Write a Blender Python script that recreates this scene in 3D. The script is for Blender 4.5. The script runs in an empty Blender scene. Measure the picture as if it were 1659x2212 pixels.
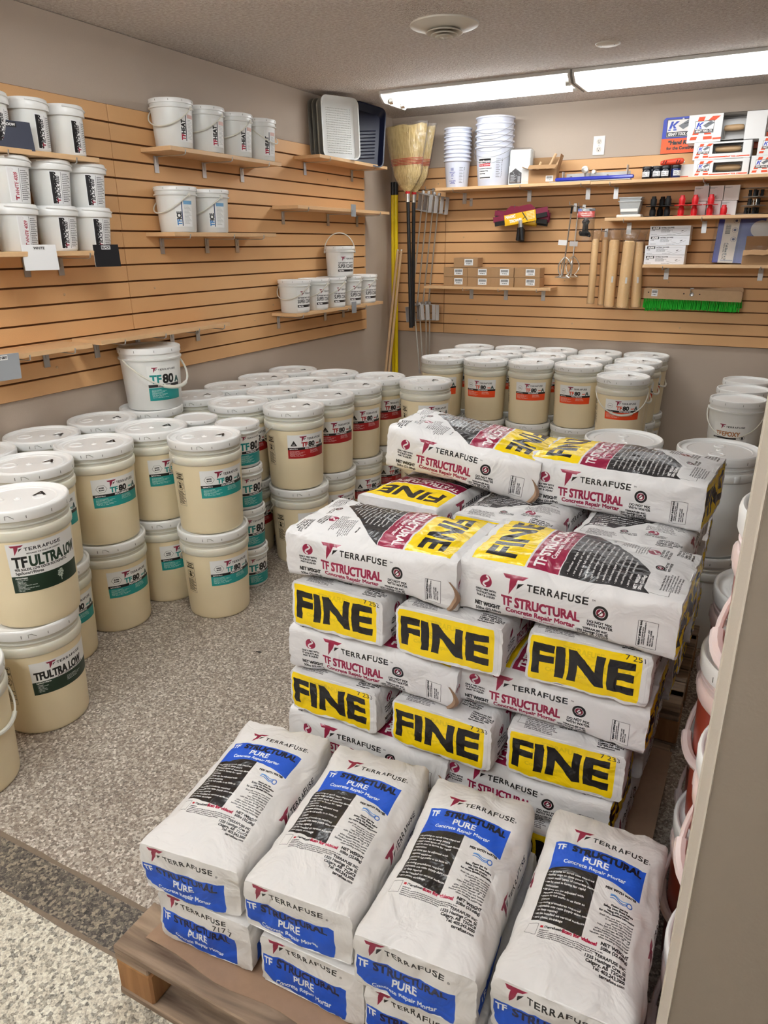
import bpy, math, random
import numpy as np
from mathutils import Vector, Matrix, noise

# ------------------------------------------------------------------ camera
SC = bpy.context.scene
COL = SC.collection
FPX, YAW, PITCH, ROLL = 1556.65, -0.4845, 0.3547, -0.0086
CAMLOC = Vector((2.8151, -5.5413, 1.5331))
def cam_axes():
    cy, sy, cp, sp = math.cos(YAW), math.sin(YAW), math.cos(PITCH), math.sin(PITCH)
    f = Vector((sy*cp, cy*cp, -sp)); r = Vector((cy, -sy, 0)); u = r.cross(f)
    cr, sr = math.cos(ROLL), math.sin(ROLL)
    return cr*r+sr*u, -sr*r+cr*u, f
_r, _u, _f = cam_axes()
cam_data = bpy.data.cameras.new('camera')
cam = bpy.data.objects.new('camera', cam_data); COL.objects.link(cam)
cam_data.sensor_fit = 'HORIZONTAL'; cam_data.sensor_width = 36.0
cam_data.lens = 36.0*FPX/1659.0
cam_data.clip_start = 0.05; cam_data.clip_end = 60
cam.matrix_world = Matrix(((_r.x,_u.x,-_f.x,CAMLOC.x),(_r.y,_u.y,-_f.y,CAMLOC.y),(_r.z,_u.z,-_f.z,CAMLOC.z),(0,0,0,1)))
SC.camera = cam

# ------------------------------------------------------------------ world, lamps, exposure
world = bpy.data.worlds.new('world'); SC.world = world; world.use_nodes = True
world.node_tree.nodes['Background'].inputs[0].default_value = (0.9, 0.93, 1.0, 1)
world.node_tree.nodes['Background'].inputs[1].default_value = 0.35
SC.view_settings.view_transform = 'Standard'; SC.view_settings.look = 'None'
SC.view_settings.exposure = 0.40; SC.view_settings.gamma = 1.0; SC.view_settings.use_curve_mapping = False
def area_light(name, loc, sx, sy, power, color=(1, .97, .92)):
    l = bpy.data.lights.new(name, 'AREA'); l.shape = 'RECTANGLE'; l.size = sx; l.size_y = sy
    l.energy = power; l.color = color
    o = bpy.data.objects.new(name, l); COL.objects.link(o); o.location = loc
    return o
# The room is lit by its own fluorescent fixtures (built with the room below): two along the back wall in
# view and three more further forward, over and behind the camera. Strengths of their tubes:
TUBE_POWER = 18.0
TUBE_POWER_FRONT = 56.0
TUBE_COLOR = (.95, .985, 1.0)

# ------------------------------------------------------------------ photo point -> world point (all planes are the real walls / shelf edges)
def ray(px, py): return _f + _r*((px-829.5)/FPX) - _u*((py-1106.0)/FPX)
def ony(px, py, y):
    d = ray(px, py); t = (y-CAMLOC.y)/d.y; return CAMLOC + d*t
def onx(px, py, x):
    d = ray(px, py); t = (x-CAMLOC.x)/d.x; return CAMLOC + d*t
def onz(px, py, z):
    d = ray(px, py); t = (z-CAMLOC.z)/d.z; return CAMLOC + d*t

# ------------------------------------------------------------------ material helpers
def s2l(c): return tuple((x/12.92 if x <= .04045 else ((x+.055)/1.055)**2.4) for x in c)
def rgb(r, g, b): return s2l((r/255., g/255., b/255.))
def newmat(name):
    m = bpy.data.materials.new(name); m.use_nodes = True
    nt = m.node_tree; return m, nt, nt.nodes['Principled BSDF']
def N(nt, t, **k):
    n = nt.nodes.new(t)
    for a, b in k.items(): setattr(n, a, b)
    return n
def L(nt, a, b): nt.links.new(a, b)
def plain(name, col, rough=.5, metal=0., bump=0., bscale=80., var=0., sss=0., trans=0., alpha=1., coat=0.):
    m, nt, p = newmat(name)
    p.inputs['Base Color'].default_value = (*col, 1); p.inputs['Roughness'].default_value = rough
    p.inputs['Metallic'].default_value = metal
    tc = N(nt, 'ShaderNodeTexCoord')
    if bump or var:
        nz = N(nt, 'ShaderNodeTexNoise'); nz.inputs['Scale'].default_value = bscale; nz.inputs['Detail'].default_value = 4
        L(nt, tc.outputs['Object'], nz.inputs['Vector'])
        if bump:
            b = N(nt, 'ShaderNodeBump'); b.inputs['Strength'].default_value = bump; b.inputs['Distance'].default_value = .002
            L(nt, nz.outputs['Fac'], b.inputs['Height']); L(nt, b.outputs['Normal'], p.inputs['Normal'])
        if var:
            mx = N(nt, 'ShaderNodeMix', data_type='RGBA'); mx.inputs[6].default_value = (*[c*(1-var) for c in col], 1)
            mx.inputs[7].default_value = (*[min(1, c*(1+var)) for c in col], 1)
            L(nt, nz.outputs['Fac'], mx.inputs[0]); L(nt, mx.outputs[2], p.inputs['Base Color'])
    if sss:
        p.inputs['Subsurface Weight'].default_value = sss; p.inputs['Subsurface Radius'].default_value = (.05, .04, .03)
        p.inputs['Subsurface Scale'].default_value = .5
    if trans: p.inputs['Transmission Weight'].default_value = trans
    if alpha < 1: p.inputs['Alpha'].default_value = alpha
    if coat: p.inputs['Coat Weight'].default_value = coat
    return m
def emit(name, col, strength):
    m, nt, p = newmat(name)
    p.inputs['Base Color'].default_value = (*col, 1)
    p.inputs['Emission Color'].default_value = (*col, 1); p.inputs['Emission Strength'].default_value = strength
    return m

def floor_mat(name, cols, scale, stain=None):
    """broadcast vinyl-chip floor: two layers of voronoi chips with random colours"""
    m, nt, p = newmat(name)
    tc = N(nt, 'ShaderNodeTexCoord')
    v = N(nt, 'ShaderNodeTexVoronoi'); v.inputs['Scale'].default_value = scale
    L(nt, tc.outputs['Object'], v.inputs['Vector'])
    sep = N(nt, 'ShaderNodeSeparateColor'); L(nt, v.outputs['Color'], sep.inputs[0])
    cr = N(nt, 'ShaderNodeValToRGB'); cr.color_ramp.interpolation = 'CONSTANT'
    els = cr.color_ramp.elements
    pos = 0.
    for i, (w, c) in enumerate(cols):
        if i < 2: e = els[i]; e.position = pos
        else: e = els.new(pos)
        e.color = (*c, 1); pos += w
    L(nt, sep.outputs[0], cr.inputs[0])
    v2 = N(nt, 'ShaderNodeTexVoronoi'); v2.inputs['Scale'].default_value = scale*2.3
    L(nt, tc.outputs['Object'], v2.inputs['Vector'])
    sep2 = N(nt, 'ShaderNodeSeparateColor'); L(nt, v2.outputs['Color'], sep2.inputs[0])
    cr2 = N(nt, 'ShaderNodeValToRGB'); cr2.color_ramp.interpolation = 'CONSTANT'
    cr2.color_ramp.elements[0].color = (*cols[0][1], 1); cr2.color_ramp.elements[1].position = .5; cr2.color_ramp.elements[1].color = (*cols[1][1], 1)
    e = cr2.color_ramp.elements.new(.8); e.color = (*cols[2][1], 1)
    L(nt, sep2.outputs[1], cr2.inputs[0])
    mx = N(nt, 'ShaderNodeMix', data_type='RGBA'); mx.inputs[0].default_value = .4
    L(nt, cr.outputs[0], mx.inputs[6]); L(nt, cr2.outputs[0], mx.inputs[7])
    nz = N(nt, 'ShaderNodeTexNoise'); nz.inputs['Scale'].default_value = 1.3; nz.inputs['Detail'].default_value = 3
    L(nt, tc.outputs['Object'], nz.inputs['Vector'])
    mr = N(nt, 'ShaderNodeMapRange'); mr.inputs[3].default_value = .88; mr.inputs[4].default_value = 1.10
    L(nt, nz.outputs['Fac'], mr.inputs[0])
    mm = N(nt, 'ShaderNodeMix', data_type='RGBA', blend_type='MULTIPLY'); mm.inputs[0].default_value = 1
    cmb = N(nt, 'ShaderNodeCombineColor')
    for i in range(3): L(nt, mr.outputs[0], cmb.inputs[i])
    L(nt, mx.outputs[2], mm.inputs[6]); L(nt, cmb.outputs[0], mm.inputs[7])
    L(nt, mm.outputs[2], p.inputs['Base Color'])
    p.inputs['Roughness'].default_value = .45
    b = N(nt, 'ShaderNodeBump'); b.inputs['Strength'].default_value = .35; b.inputs['Distance'].default_value = .0015
    L(nt, sep.outputs[1], b.inputs['Height']); L(nt, b.outputs['Normal'], p.inputs['Normal'])
    return m

def wood_mat(name, c1, c2, sx=1., rough=.6, scale=14., bump=.15, axis='X'):
    m, nt, p = newmat(name)
    tc = N(nt, 'ShaderNodeTexCoord'); mp = N(nt, 'ShaderNodeMapping')
    s = {'X': (.12, 1, 1), 'Y': (1, .12, 1), 'Z': (1, 1, .12)}[axis]
    mp.inputs['Scale'].default_value = s
    L(nt, tc.outputs['Object'], mp.inputs[0])
    nz = N(nt, 'ShaderNodeTexNoise'); nz.inputs['Scale'].default_value = scale; nz.inputs['Detail'].default_value = 6; nz.inputs['Distortion'].default_value = 1.2
    L(nt, mp.outputs[0], nz.inputs['Vector'])
    cr = N(nt, 'ShaderNodeValToRGB'); cr.color_ramp.elements[0].position = .3; cr.color_ramp.elements[1].position = .72
    cr.color_ramp.elements[0].color = (*c1, 1); cr.color_ramp.elements[1].color = (*c2, 1)
    L(nt, nz.outputs['Fac'], cr.inputs[0]); L(nt, cr.outputs[0], p.inputs['Base Color'])
    b = N(nt, 'ShaderNodeBump'); b.inputs['Strength'].default_value = bump; b.inputs['Distance'].default_value = .002
    L(nt, nz.outputs['Fac'], b.inputs['Height']); L(nt, b.outputs['Normal'], p.inputs['Normal'])
    p.inputs['Roughness'].default_value = rough
    return m

def popcorn_mat():
    m, nt, p = newmat('popcorn_ceiling')
    tc = N(nt, 'ShaderNodeTexCoord')
    v = N(nt, 'ShaderNodeTexVoronoi'); v.inputs['Scale'].default_value = 120
    nz = N(nt, 'ShaderNodeTexNoise'); nz.inputs['Scale'].default_value = 70; nz.inputs['Detail'].default_value = 6
    L(nt, tc.outputs['Object'], v.inputs['Vector']); L(nt, tc.outputs['Object'], nz.inputs['Vector'])
    ml = N(nt, 'ShaderNodeMath', operation='SUBTRACT'); L(nt, nz.outputs['Fac'], ml.inputs[0]); L(nt, v.outputs['Distance'], ml.inputs[1])
    b = N(nt, 'ShaderNodeBump'); b.inputs['Strength'].default_value = 1.0; b.inputs['Distance'].default_value = .008
    L(nt, ml.outputs[0], b.inputs['Height']); L(nt, b.outputs['Normal'], p.inputs['Normal'])
    cr = N(nt, 'ShaderNodeValToRGB'); cr.color_ramp.elements[0].position = .35; cr.color_ramp.elements[1].position = .75
    cr.color_ramp.elements[0].color = (*rgb(220, 208, 200), 1); cr.color_ramp.elements[1].color = (*rgb(252, 246, 240), 1)
    L(nt, nz.outputs['Fac'], cr.inputs[0]); L(nt, cr.outputs[0], p.inputs['Base Color'])
    p.inputs['Roughness'].default_value = .9
    return m

MAT = {}
MAT['wall'] = plain('beige_wall_paint', rgb(192, 176, 160), .75, bump=.25, bscale=220, var=.03)
MAT['ceiling'] = popcorn_mat()
MAT['mdf'] = plain('slatwall_fibreboard', rgb(224, 175, 122), .55, bump=.05, bscale=300, var=.08)
MAT['groove'] = plain('slatwall_backing', rgb(120, 82, 50), .8, var=.1, bscale=200)
MAT['shelf'] = plain('maple_shelf_laminate', rgb(222, 182, 136), .42, bump=.03, var=.06, bscale=60)
MAT['white'] = plain('white_plastic', rgb(236, 236, 232), .32, sss=.1, bump=.03, bscale=60)
MAT['lid'] = plain('white_lid_plastic', rgb(247, 247, 245), .28, bump=.05, bscale=40)
MAT['hdpe'] = plain('milky_yellow_plastic', rgb(240, 224, 188), .34, sss=.06, bump=.03, bscale=30)
MAT['pink'] = plain('pink_milky_plastic', rgb(232, 208, 202), .3, sss=.3)
MAT['redliq'] = plain('plastic_over_red_liquid', rgb(150, 62, 46), .3, sss=.3)
MAT['ringwhite'] = plain('milky_ring_plastic', rgb(226, 222, 206), .28, sss=.3)
MAT['bail'] = plain('bail_plastic', rgb(228, 225, 212), .35, sss=.2)
MAT['greymark'] = plain('grey_slot', rgb(110, 108, 100), .7)
MAT['black'] = plain('black_plastic', rgb(22, 22, 24), .4)
MAT['blackm'] = plain('black_matt', rgb(14, 14, 15), .7)
MAT['steel'] = plain('zinc_steel', rgb(190, 190, 190), .32, metal=.85)
MAT['alu'] = plain('aluminium', rgb(188, 186, 184), .45, metal=.4, bump=.05, bscale=200)
MAT['yellow'] = plain('yellow_fibreglass', rgb(246, 214, 8), .35)
MAT['kraft'] = plain('kraft_paper', rgb(152, 122, 98), .8, bump=.3, bscale=60, var=.1)
MAT['card'] = plain('brown_cardboard', rgb(176, 138, 98), .8, bump=.1, bscale=120, var=.06)
MAT['tan'] = plain('beech_handle', rgb(206, 170, 128), .5, var=.08, bscale=50)
MAT['red'] = plain('red_plastic', rgb(206, 28, 36), .4)
MAT['orange'] = plain('orange_rubber', rgb(232, 74, 44), .45)
MAT['blue'] = plain('blue_paint', rgb(38, 50, 170), .3, coat=.3)
MAT['green'] = plain('green_bristles', rgb(40, 190, 50), .6, var=.25, bscale=200)
MAT['straw'] = wood_mat('broom_straw', rgb(168, 138, 84), rgb(232, 208, 150), axis='Z', scale=120, bump=.8, rough=.8)
MAT['roller'] = plain('roller_nap', rgb(252, 208, 152), .95, bump=.35, bscale=160, var=.08)
MAT['jar'] = plain('dark_jar', rgb(18, 22, 32), .15)
MAT['bluejar'] = plain('blue_jar', rgb(22, 36, 92), .2)
MAT['paper'] = plain('white_card', rgb(240, 238, 236), .6)
MAT['greycard'] = plain('grey_card', rgb(150, 154, 158), .6)
MAT['navycard'] = plain('charcoal_card', rgb(58, 62, 76), .6)
MAT['blackcard'] = plain('black_card', rgb(22, 22, 26), .55, var=.3, bscale=120)
MAT['navyplastic'] = plain('navy_black_plastic', rgb(24, 28, 52), .4)
MAT['maroon'] = plain('maroon_rubber', rgb(122, 26, 58), .45)
def film(name, base, refl, bscale):
    m = bpy.data.materials.new(name); m.use_nodes = True; nt = m.node_tree; nt.nodes.remove(nt.nodes['Principled BSDF'])
    out = nt.nodes['Material Output']; tr = N(nt, 'ShaderNodeBsdfTransparent'); gl = N(nt, 'ShaderNodeBsdfGlossy'); gl.inputs['Roughness'].default_value = .14
    tr.inputs[0].default_value = (.97, .97, .97, 1)
    tc = N(nt, 'ShaderNodeTexCoord'); nz = N(nt, 'ShaderNodeTexNoise'); nz.inputs['Scale'].default_value = bscale; nz.inputs['Detail'].default_value = 4; nz.inputs['Distortion'].default_value = 2
    L(nt, tc.outputs['Object'], nz.inputs['Vector']); b = N(nt, 'ShaderNodeBump'); b.inputs['Strength'].default_value = 1; b.inputs['Distance'].default_value = .01
    L(nt, nz.outputs['Fac'], b.inputs['Height']); L(nt, b.outputs['Normal'], gl.inputs['Normal'])
    fr = N(nt, 'ShaderNodeLayerWeight'); fr.inputs['Blend'].default_value = .35; L(nt, b.outputs['Normal'], fr.inputs['Normal'])
    mr = N(nt, 'ShaderNodeMapRange'); mr.inputs[3].default_value = base; mr.inputs[4].default_value = refl; L(nt, fr.outputs['Facing'], mr.inputs[0])
    mx = N(nt, 'ShaderNodeMixShader'); L(nt, mr.outputs[0], mx.inputs[0]); L(nt, tr.outputs[0], mx.inputs[1]); L(nt, gl.outputs[0], mx.inputs[2]); L(nt, mx.outputs[0], out.inputs['Surface'])
    return m
MAT['clearish'] = film('thin_clear_film', .03, .25, 12)
MAT['film2'] = film('crinkled_clear_film', .06, .55, 16)
MAT['tub'] = plain('clear_tub_plastic', rgb(210, 215, 216), .2, alpha=.55)
MAT['stub_lit'] = plain('stub_paint_lit', rgb(190, 180, 166), .7, bump=.2, bscale=260)  # paler copy of the stub paint, light on the end put into its colour
MAT['stub'] = plain('stub_paint_shaded', rgb(128, 116, 102), .7, bump=.2, bscale=260)  # same paint darkened, shade on the long face put into its colour
MAT['corner_white'] = plain('dark_void', rgb(26, 24, 26), .9)
MAT['vent'] = plain('vent_enamel', rgb(226, 220, 208), .4)
MAT['tin'] = plain('bright_tin', rgb(214, 212, 206), .28, metal=.9)
MAT['tube'] = emit('fluorescent_tube', TUBE_COLOR, TUBE_POWER)
MAT['tube_front'] = emit('fluorescent_tube_front', TUBE_COLOR, TUBE_POWER_FRONT)
MAT['tube_mid'] = emit('fluorescent_tube_middle', TUBE_COLOR, TUBE_POWER_FRONT*.5)
MAT['lens'] = emit('lit_prismatic_lens', TUBE_COLOR, TUBE_POWER*.30)
MAT['fixture'] = plain('white_enamel', rgb(232, 230, 226), .4)
MAT['pallet'] = wood_mat('weathered_pallet_wood', rgb(86, 68, 54), rgb(172, 148, 124), axis='X', scale=22, bump=.4, rough=.85)
MAT['palblock'] = wood_mat('pallet_block_wood', rgb(122, 82, 46), rgb(172, 126, 78), axis='Z', scale=18, bump=.3, rough=.8)
MAT['floor'] = floor_mat('chip_floor_taupe', [(.30, rgb(162, 149, 135)), (.28, rgb(122, 108, 97)), (.22, rgb(200, 192, 180)), (.12, rgb(84, 74, 68)), (.08, rgb(240, 232, 222))], 155)
MAT['floor_dark'] = floor_mat('chip_floor_dark', [(.34, rgb(104, 96, 86)), (.30, rgb(62, 57, 54)), (.20, rgb(160, 148, 128)), (.16, rgb(40, 38, 38))], 125)
MAT['floor_light'] = floor_mat('chip_floor_light', [(.40, rgb(212, 204, 186)), (.22, rgb(140, 132, 118)), (.22, rgb(240, 236, 220)), (.16, rgb(74, 70, 66))], 130)
MAT['mortar_line'] = plain('floor_joint_line', rgb(120, 104, 88), .7, var=.2)
# ------------------------------------------------------------------ mesh accumulation
class M:
    def __init__(s): s.v = []; s.f = []; s.m = []; s.uv = []
    def add(s, verts, faces, mi=0, uvs=None):
        o = len(s.v); s.v += [tuple(v) for v in verts]
        for i, f in enumerate(faces):
            s.f.append(tuple(a+o for a in f)); s.m.append(mi)
            s.uv.append(uvs[i] if uvs else [(0, 0)]*len(f))
        return s
    def box(s, c, d, ch=.0, mi=0, R=None, T=None):
        cx, cy, cz = c; hx, hy, hz = d[0]/2, d[1]/2, d[2]/2
        if ch <= 0:
            V = [(x*hx, y*hy, z*hz) for x in (-1, 1) for y in (-1, 1) for z in (-1, 1)]
            F = [(0, 1, 3, 2), (4, 6, 7, 5), (0, 4, 5, 1), (2, 3, 7, 6), (0, 2, 6, 4), (1, 5, 7, 3)]
        else:
            ch = min(ch, hx*.9, hy*.9, hz*.9); V = []; idx = {}
            for x in (-1, 1):
                for y in (-1, 1):
                    for z in (-1, 1):
                        for k in range(3):
                            p = [x*(hx-ch), y*(hy-ch), z*(hz-ch)]
                            p[k] = (x*hx, y*hy, z*hz)[k]
                            idx[(x, y, z, k)] = len(V); V.append(tuple(p))
            F = []
            for k in range(3):
                a, b = [i for i in range(3) if i != k]
                for sg in (-1, 1):
                    q = []
                    for (sa, sb) in ((-1, -1), (1, -1), (1, 1), (-1, 1)):
                        t = [0, 0, 0]; t[k] = sg; t[a] = sa; t[b] = sb; q.append(idx[(*t, k)])
                    F.append(tuple(q))
            for k in range(3):
                a, b = [i for i in range(3) if i != k]
                for sa in (-1, 1):
                    for sb in (-1, 1):
                        t0 = [0, 0, 0]; t0[a] = sa; t0[b] = sb; t1 = list(t0); t0[k] = -1; t1[k] = 1
                        F.append((idx[(*t0, a)], idx[(*t1, a)], idx[(*t1, b)], idx[(*t0, b)]))
            for x in (-1, 1):
                for y in (-1, 1):
                    for z in (-1, 1): F.append(tuple(idx[(x, y, z, k)] for k in range(3)))
        V = [Vector(p) for p in V]
        if R is not None: V = [R @ p for p in V]
        V = [p+Vector(c) for p in V]
        if T is not None: V = [T @ p for p in V]
        s.add(V, F, mi); s._fix = True
        return s
    def lathe(s, prof, seg=40, mi=0, c=(0, 0, 0), close=False, T=None):
        V = []; F = []; n = len(prof)
        for r, z in prof:
            for k in range(seg):
                a = 2*math.pi*k/seg; V.append(Vector((c[0]+r*math.cos(a), c[1]+r*math.sin(a), c[2]+z)))
        for i in range(n-1):
            for k in range(seg):
                k2 = (k+1) % seg; F.append((i*seg+k, i*seg+k2, (i+1)*seg+k2, (i+1)*seg+k))
        if prof[0][0] > 1e-5: F.append(tuple(reversed(range(seg))))
        if prof[-1][0] > 1e-5: F.append(tuple((n-1)*seg+k for k in range(seg)))
        if T is not None: V = [T @ p for p in V]
        return s.add(V, F, mi)
    def tube(s, pts, r, seg=8, mi=0, close=False, cap=True, rs=None):
        pts = [Vector(p) for p in pts]; n = len(pts); V = []; F = []
        up = None
        for i, p in enumerate(pts):
            if close: d = pts[(i+1) % n]-pts[i-1]
            else: d = pts[min(i+1, n-1)]-pts[max(i-1, 0)]
            d = d.normalized() if d.length > 1e-9 else Vector((0, 0, 1))
            if up is None:
                up = Vector((0, 0, 1)) if abs(d.z) < .9 else Vector((1, 0, 0))
            a = d.cross(up).normalized(); b = a.cross(d).normalized(); up = b
            rr = rs[i] if rs else r
            for k in range(seg):
                t = 2*math.pi*k/seg; V.append(p+a*(math.cos(t)*rr)+b*(math.sin(t)*rr))
        m = n if close else n-1
        for i in range(m):
            for k in range(seg):
                k2 = (k+1) % seg; j = (i+1) % n
                F.append((i*seg+k, i*seg+k2, j*seg+k2, j*seg+k))
        if cap and not close:
            F.append(tuple(reversed(range(seg)))); F.append(tuple((n-1)*seg+k for k in range(seg)))
        return s.add(V, F, mi)
    def prism(s, poly, z0, z1, mi=0, T=None):
        n = len(poly); V = [Vector((x, y, z0)) for x, y in poly]+[Vector((x, y, z1)) for x, y in poly]
        F = [tuple(reversed(range(n))), tuple(n+i for i in range(n))]
        for i in range(n): F.append((i, (i+1) % n, n+(i+1) % n, n+i))
        if T is not None: V = [T @ p for p in V]
        return s.add(V, F, mi)
    def quad(s, a, b, c, d, mi=0):
        return s.add([a, b, c, d], [(0, 1, 2, 3)], mi, [[(0, 0), (1, 0), (1, 1), (0, 1)]])
    def mesh(s, name, mats, smooth=False, angle=40):
        me = bpy.data.meshes.new(name)
        me.from_pydata([tuple(v) for v in s.v], [], s.f)
        ul = me.uv_layers.new(name='UVMap')
        fl = [c for u in s.uv for p in u for c in p]
        ul.data.foreach_set('uv', fl)
        for m in (mats if isinstance(mats, (list, tuple)) else [mats]): me.materials.append(m)
        me.polygons.foreach_set('material_index', s.m)
        import bmesh
        bm = bmesh.new(); bm.from_mesh(me); bmesh.ops.recalc_face_normals(bm, faces=bm.faces)
        if smooth:
            for f in bm.faces: f.smooth = True
            ca = math.radians(angle)
            for e in bm.edges:
                if len(e.link_faces) == 2 and e.calc_face_angle(0) > ca: e.smooth = False
        bm.to_mesh(me); bm.free(); me.update()
        return me
def rz(a): return Matrix.Rotation(a, 4, 'Z')
def TR(loc, rot=(0, 0, 0)):
    from mathutils import Euler
    return Matrix.Translation(Vector(loc)) @ Euler(rot, 'XYZ').to_matrix().to_4x4()

def put(name, me, parent=None, loc=(0, 0, 0), rot=(0, 0, 0), label=None, kind=None):
    o = bpy.data.objects.new(name, me); COL.objects.link(o)
    o.location = loc; o.rotation_euler = rot
    if parent: o.parent = parent
    if label: o['label'] = label
    if kind: o['kind'] = kind
    return o
def obj(name, m, mats, parent=None, smooth=False, label=None, kind=None, loc=(0, 0, 0), rot=(0, 0, 0), angle=40):
    return put(name, m.mesh(name, mats, smooth, angle), parent, loc, rot, label, kind)
def thing(name, label, cat, loc=(0, 0, 0), rotz=0, group=None, rot=None):
    o = bpy.data.objects.new(name, None); COL.objects.link(o); o.empty_display_size = .05
    o.location = loc; o.rotation_euler = rot if rot else (0, 0, rotz)
    o['label'] = label; o['category'] = cat
    if group: o['group'] = group
    return o
def tag(o, label, cat, group=None):
    o['label'] = label; o['category'] = cat
    if group: o['group'] = group
    return o
def struct(name, m, mats, parent=None, smooth=False):
    o = obj(name, m, mats, parent, smooth)
    if parent is None: o['kind'] = 'structure'
    return o

# ------------------------------------------------------------------ printed artwork: a small scan-line rasteriser for lettering
_fc = bpy.data.curves.new('lettering', 'FONT'); _fo = bpy.data.objects.new('lettering', _fc)
_fc.fill_mode = 'NONE'; _fc.resolution_u = 3; _fc.size = 1.0
COL.objects.link(_fo); _dg = bpy.context.evaluated_depsgraph_get()
_TC = {}
def outlines(s):
    if s in _TC: return _TC[s]
    _fc.body = s
    _dg.update()
    me = bpy.data.meshes.new_from_object(_fo.evaluated_get(_dg))
    n = len(me.vertices); co = np.empty(n*3); me.vertices.foreach_get('co', co); co = co.reshape(-1, 3)[:, :2]
    ne = len(me.edges); ed = np.empty(ne*2, dtype=np.int32); me.edges.foreach_get('vertices', ed); ed = ed.reshape(-1, 2)
    seg = np.concatenate([co[ed[:, 0]], co[ed[:, 1]]], axis=1) if ne else np.zeros((0, 4))
    bpy.data.meshes.remove(me)
    _TC[s] = seg
    return seg
_H = outlines('H'); CAPH = _H[:, [1, 3]].max() if len(_H) else .7
class Canvas:
    def __init__(s, w, h, ppm, bg=(240, 240, 238), alpha=1.):
        s.w, s.h, s.p = w, h, ppm
        s.W, s.H = max(4, int(round(w*ppm))), max(4, int(round(h*ppm)))
        s.a = np.empty((s.H, s.W, 4), np.float32); s.a[..., :3] = np.array(bg)/255.; s.a[..., 3] = alpha
        s.ox, s.oy = 0., 0.
    def segs(s, S, col, bold=0.):
        """S: (n,4) segments in metres; even-odd fill with 3x supersampling"""
        if len(S) == 0: return
        p = s.p; S = S.astype(np.float64).copy(); S[:, [0, 2]] += s.ox; S[:, [1, 3]] += s.oy; S *= p
        pad = 2+int(bold*p)
        x0 = int(max(0, math.floor(min(S[:, 0].min(), S[:, 2].min()))-pad)); x1 = int(min(s.W, math.ceil(max(S[:, 0].max(), S[:, 2].max()))+pad))
        y0 = int(max(0, math.floor(min(S[:, 1].min(), S[:, 3].min()))-pad)); y1 = int(min(s.H, math.ceil(max(S[:, 1].max(), S[:, 3].max()))+pad))
        if x1 <= x0 or y1 <= y0: return
        q = 3; w, h = (x1-x0)*q, (y1-y0)*q
        S[:, [0, 2]] = (S[:, [0, 2]]-x0)*q; S[:, [1, 3]] = (S[:, [1, 3]]-y0)*q
        ya, yb = S[:, 1], S[:, 3]; lo, hi = np.minimum(ya, yb), np.maximum(ya, yb)
        r0 = np.ceil(lo-.5).astype(int); r1 = np.ceil(hi-.5).astype(int)
        cnt = np.maximum(0, r1-r0); k = np.repeat(np.arange(len(S)), cnt)
        if len(k) == 0: return
        st = np.repeat(np.cumsum(cnt)-cnt, cnt); row = np.arange(len(k))-st+r0[k]
        yc = row+.5; dx = (S[k, 2]-S[k, 0])/(S[k, 3]-S[k, 1]); xx = S[k, 0]+(yc-S[k, 1])*dx
        xi = np.clip(np.ceil(xx-.5).astype(int), 0, w); ok = (row >= 0) & (row < h)
        acc = np.zeros((h, w+1), np.int32); np.add.at(acc, (row[ok], xi[ok]), 1)
        ins = (np.cumsum(acc, axis=1)[:, :w] & 1).astype(np.float32)
        if bold > 0:
            b = max(1, int(round(bold*p*q)))
            for ax in (0, 1):
                o = ins.copy()
                for d in range(1, b+1):
                    if ax == 0: o[d:] = np.maximum(o[d:], ins[:-d]); o[:-d] = np.maximum(o[:-d], ins[d:])
                    else: o[:, d:] = np.maximum(o[:, d:], ins[:, :-d]); o[:, :-d] = np.maximum(o[:, :-d], ins[:, d:])
                ins = o
        cov = ins.reshape(y1-y0, q, x1-x0, q).mean(axis=(1, 3))[..., None]
        c = np.array([x/255. for x in col[:3]]+[1.], np.float32)
        t = s.a[y0:y1, x0:x1]; s.a[y0:y1, x0:x1] = t*(1-cov)+c*cov
    def poly(s, pts, col):
        P = np.array(pts, float); Q = np.roll(P, -1, axis=0); s.segs(np.concatenate([P, Q], 1), col)
    def rect(s, x0, y0, x1, y1, col): s.poly([(x0, y0), (x1, y0), (x1, y1), (x0, y1)], col)
    def disc(s, x, y, r, col, r2=0):
        a = np.linspace(0, 2*np.pi, 41)[:-1]; P = np.stack([x+r*np.cos(a), y+r*np.sin(a)], 1); S = np.concatenate([P, np.roll(P, -1, 0)], 1)
        if r2 > 0:
            P = np.stack([x+r2*np.cos(a), y+r2*np.sin(a)], 1); S = np.concatenate([S, np.concatenate([P, np.roll(P, -1, 0)], 1)])
        s.segs(S, col)
    def line(s, pts, wd, col):
        for a, b in zip(pts[:-1], pts[1:]):
            a = np.array(a, float); b = np.array(b, float); d = b-a; l = np.hypot(*d)
            if l < 1e-9: continue
            n = np.array([-d[1], d[0]])/l*wd/2; s.poly([a+n, b+n, b-n, a-n], col)
    def text(s, t, x, y, h, col=(20, 20, 20), al='l', sx=1., bold=0., rot=0, ital=0., maxw=None):
        S = outlines(t)
        if len(S) == 0: return
        S = S.copy(); xm = min(S[:, 0].min(), S[:, 2].min()); xM = max(S[:, 0].max(), S[:, 2].max())
        S[:, [0, 2]] -= xm; w = (xM-xm); k = h/CAPH; kx = k*sx
        if maxw: kx = maxw/w
        if ital:
            S[:, 0] += S[:, 1]*ital; S[:, 2] += S[:, 3]*ital
        S[:, [0, 2]] *= kx; S[:, [1, 3]] *= k; w *= kx
        off = {'l': 0, 'c': -w/2, 'r': -w}[al]; S[:, [0, 2]] += off
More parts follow.
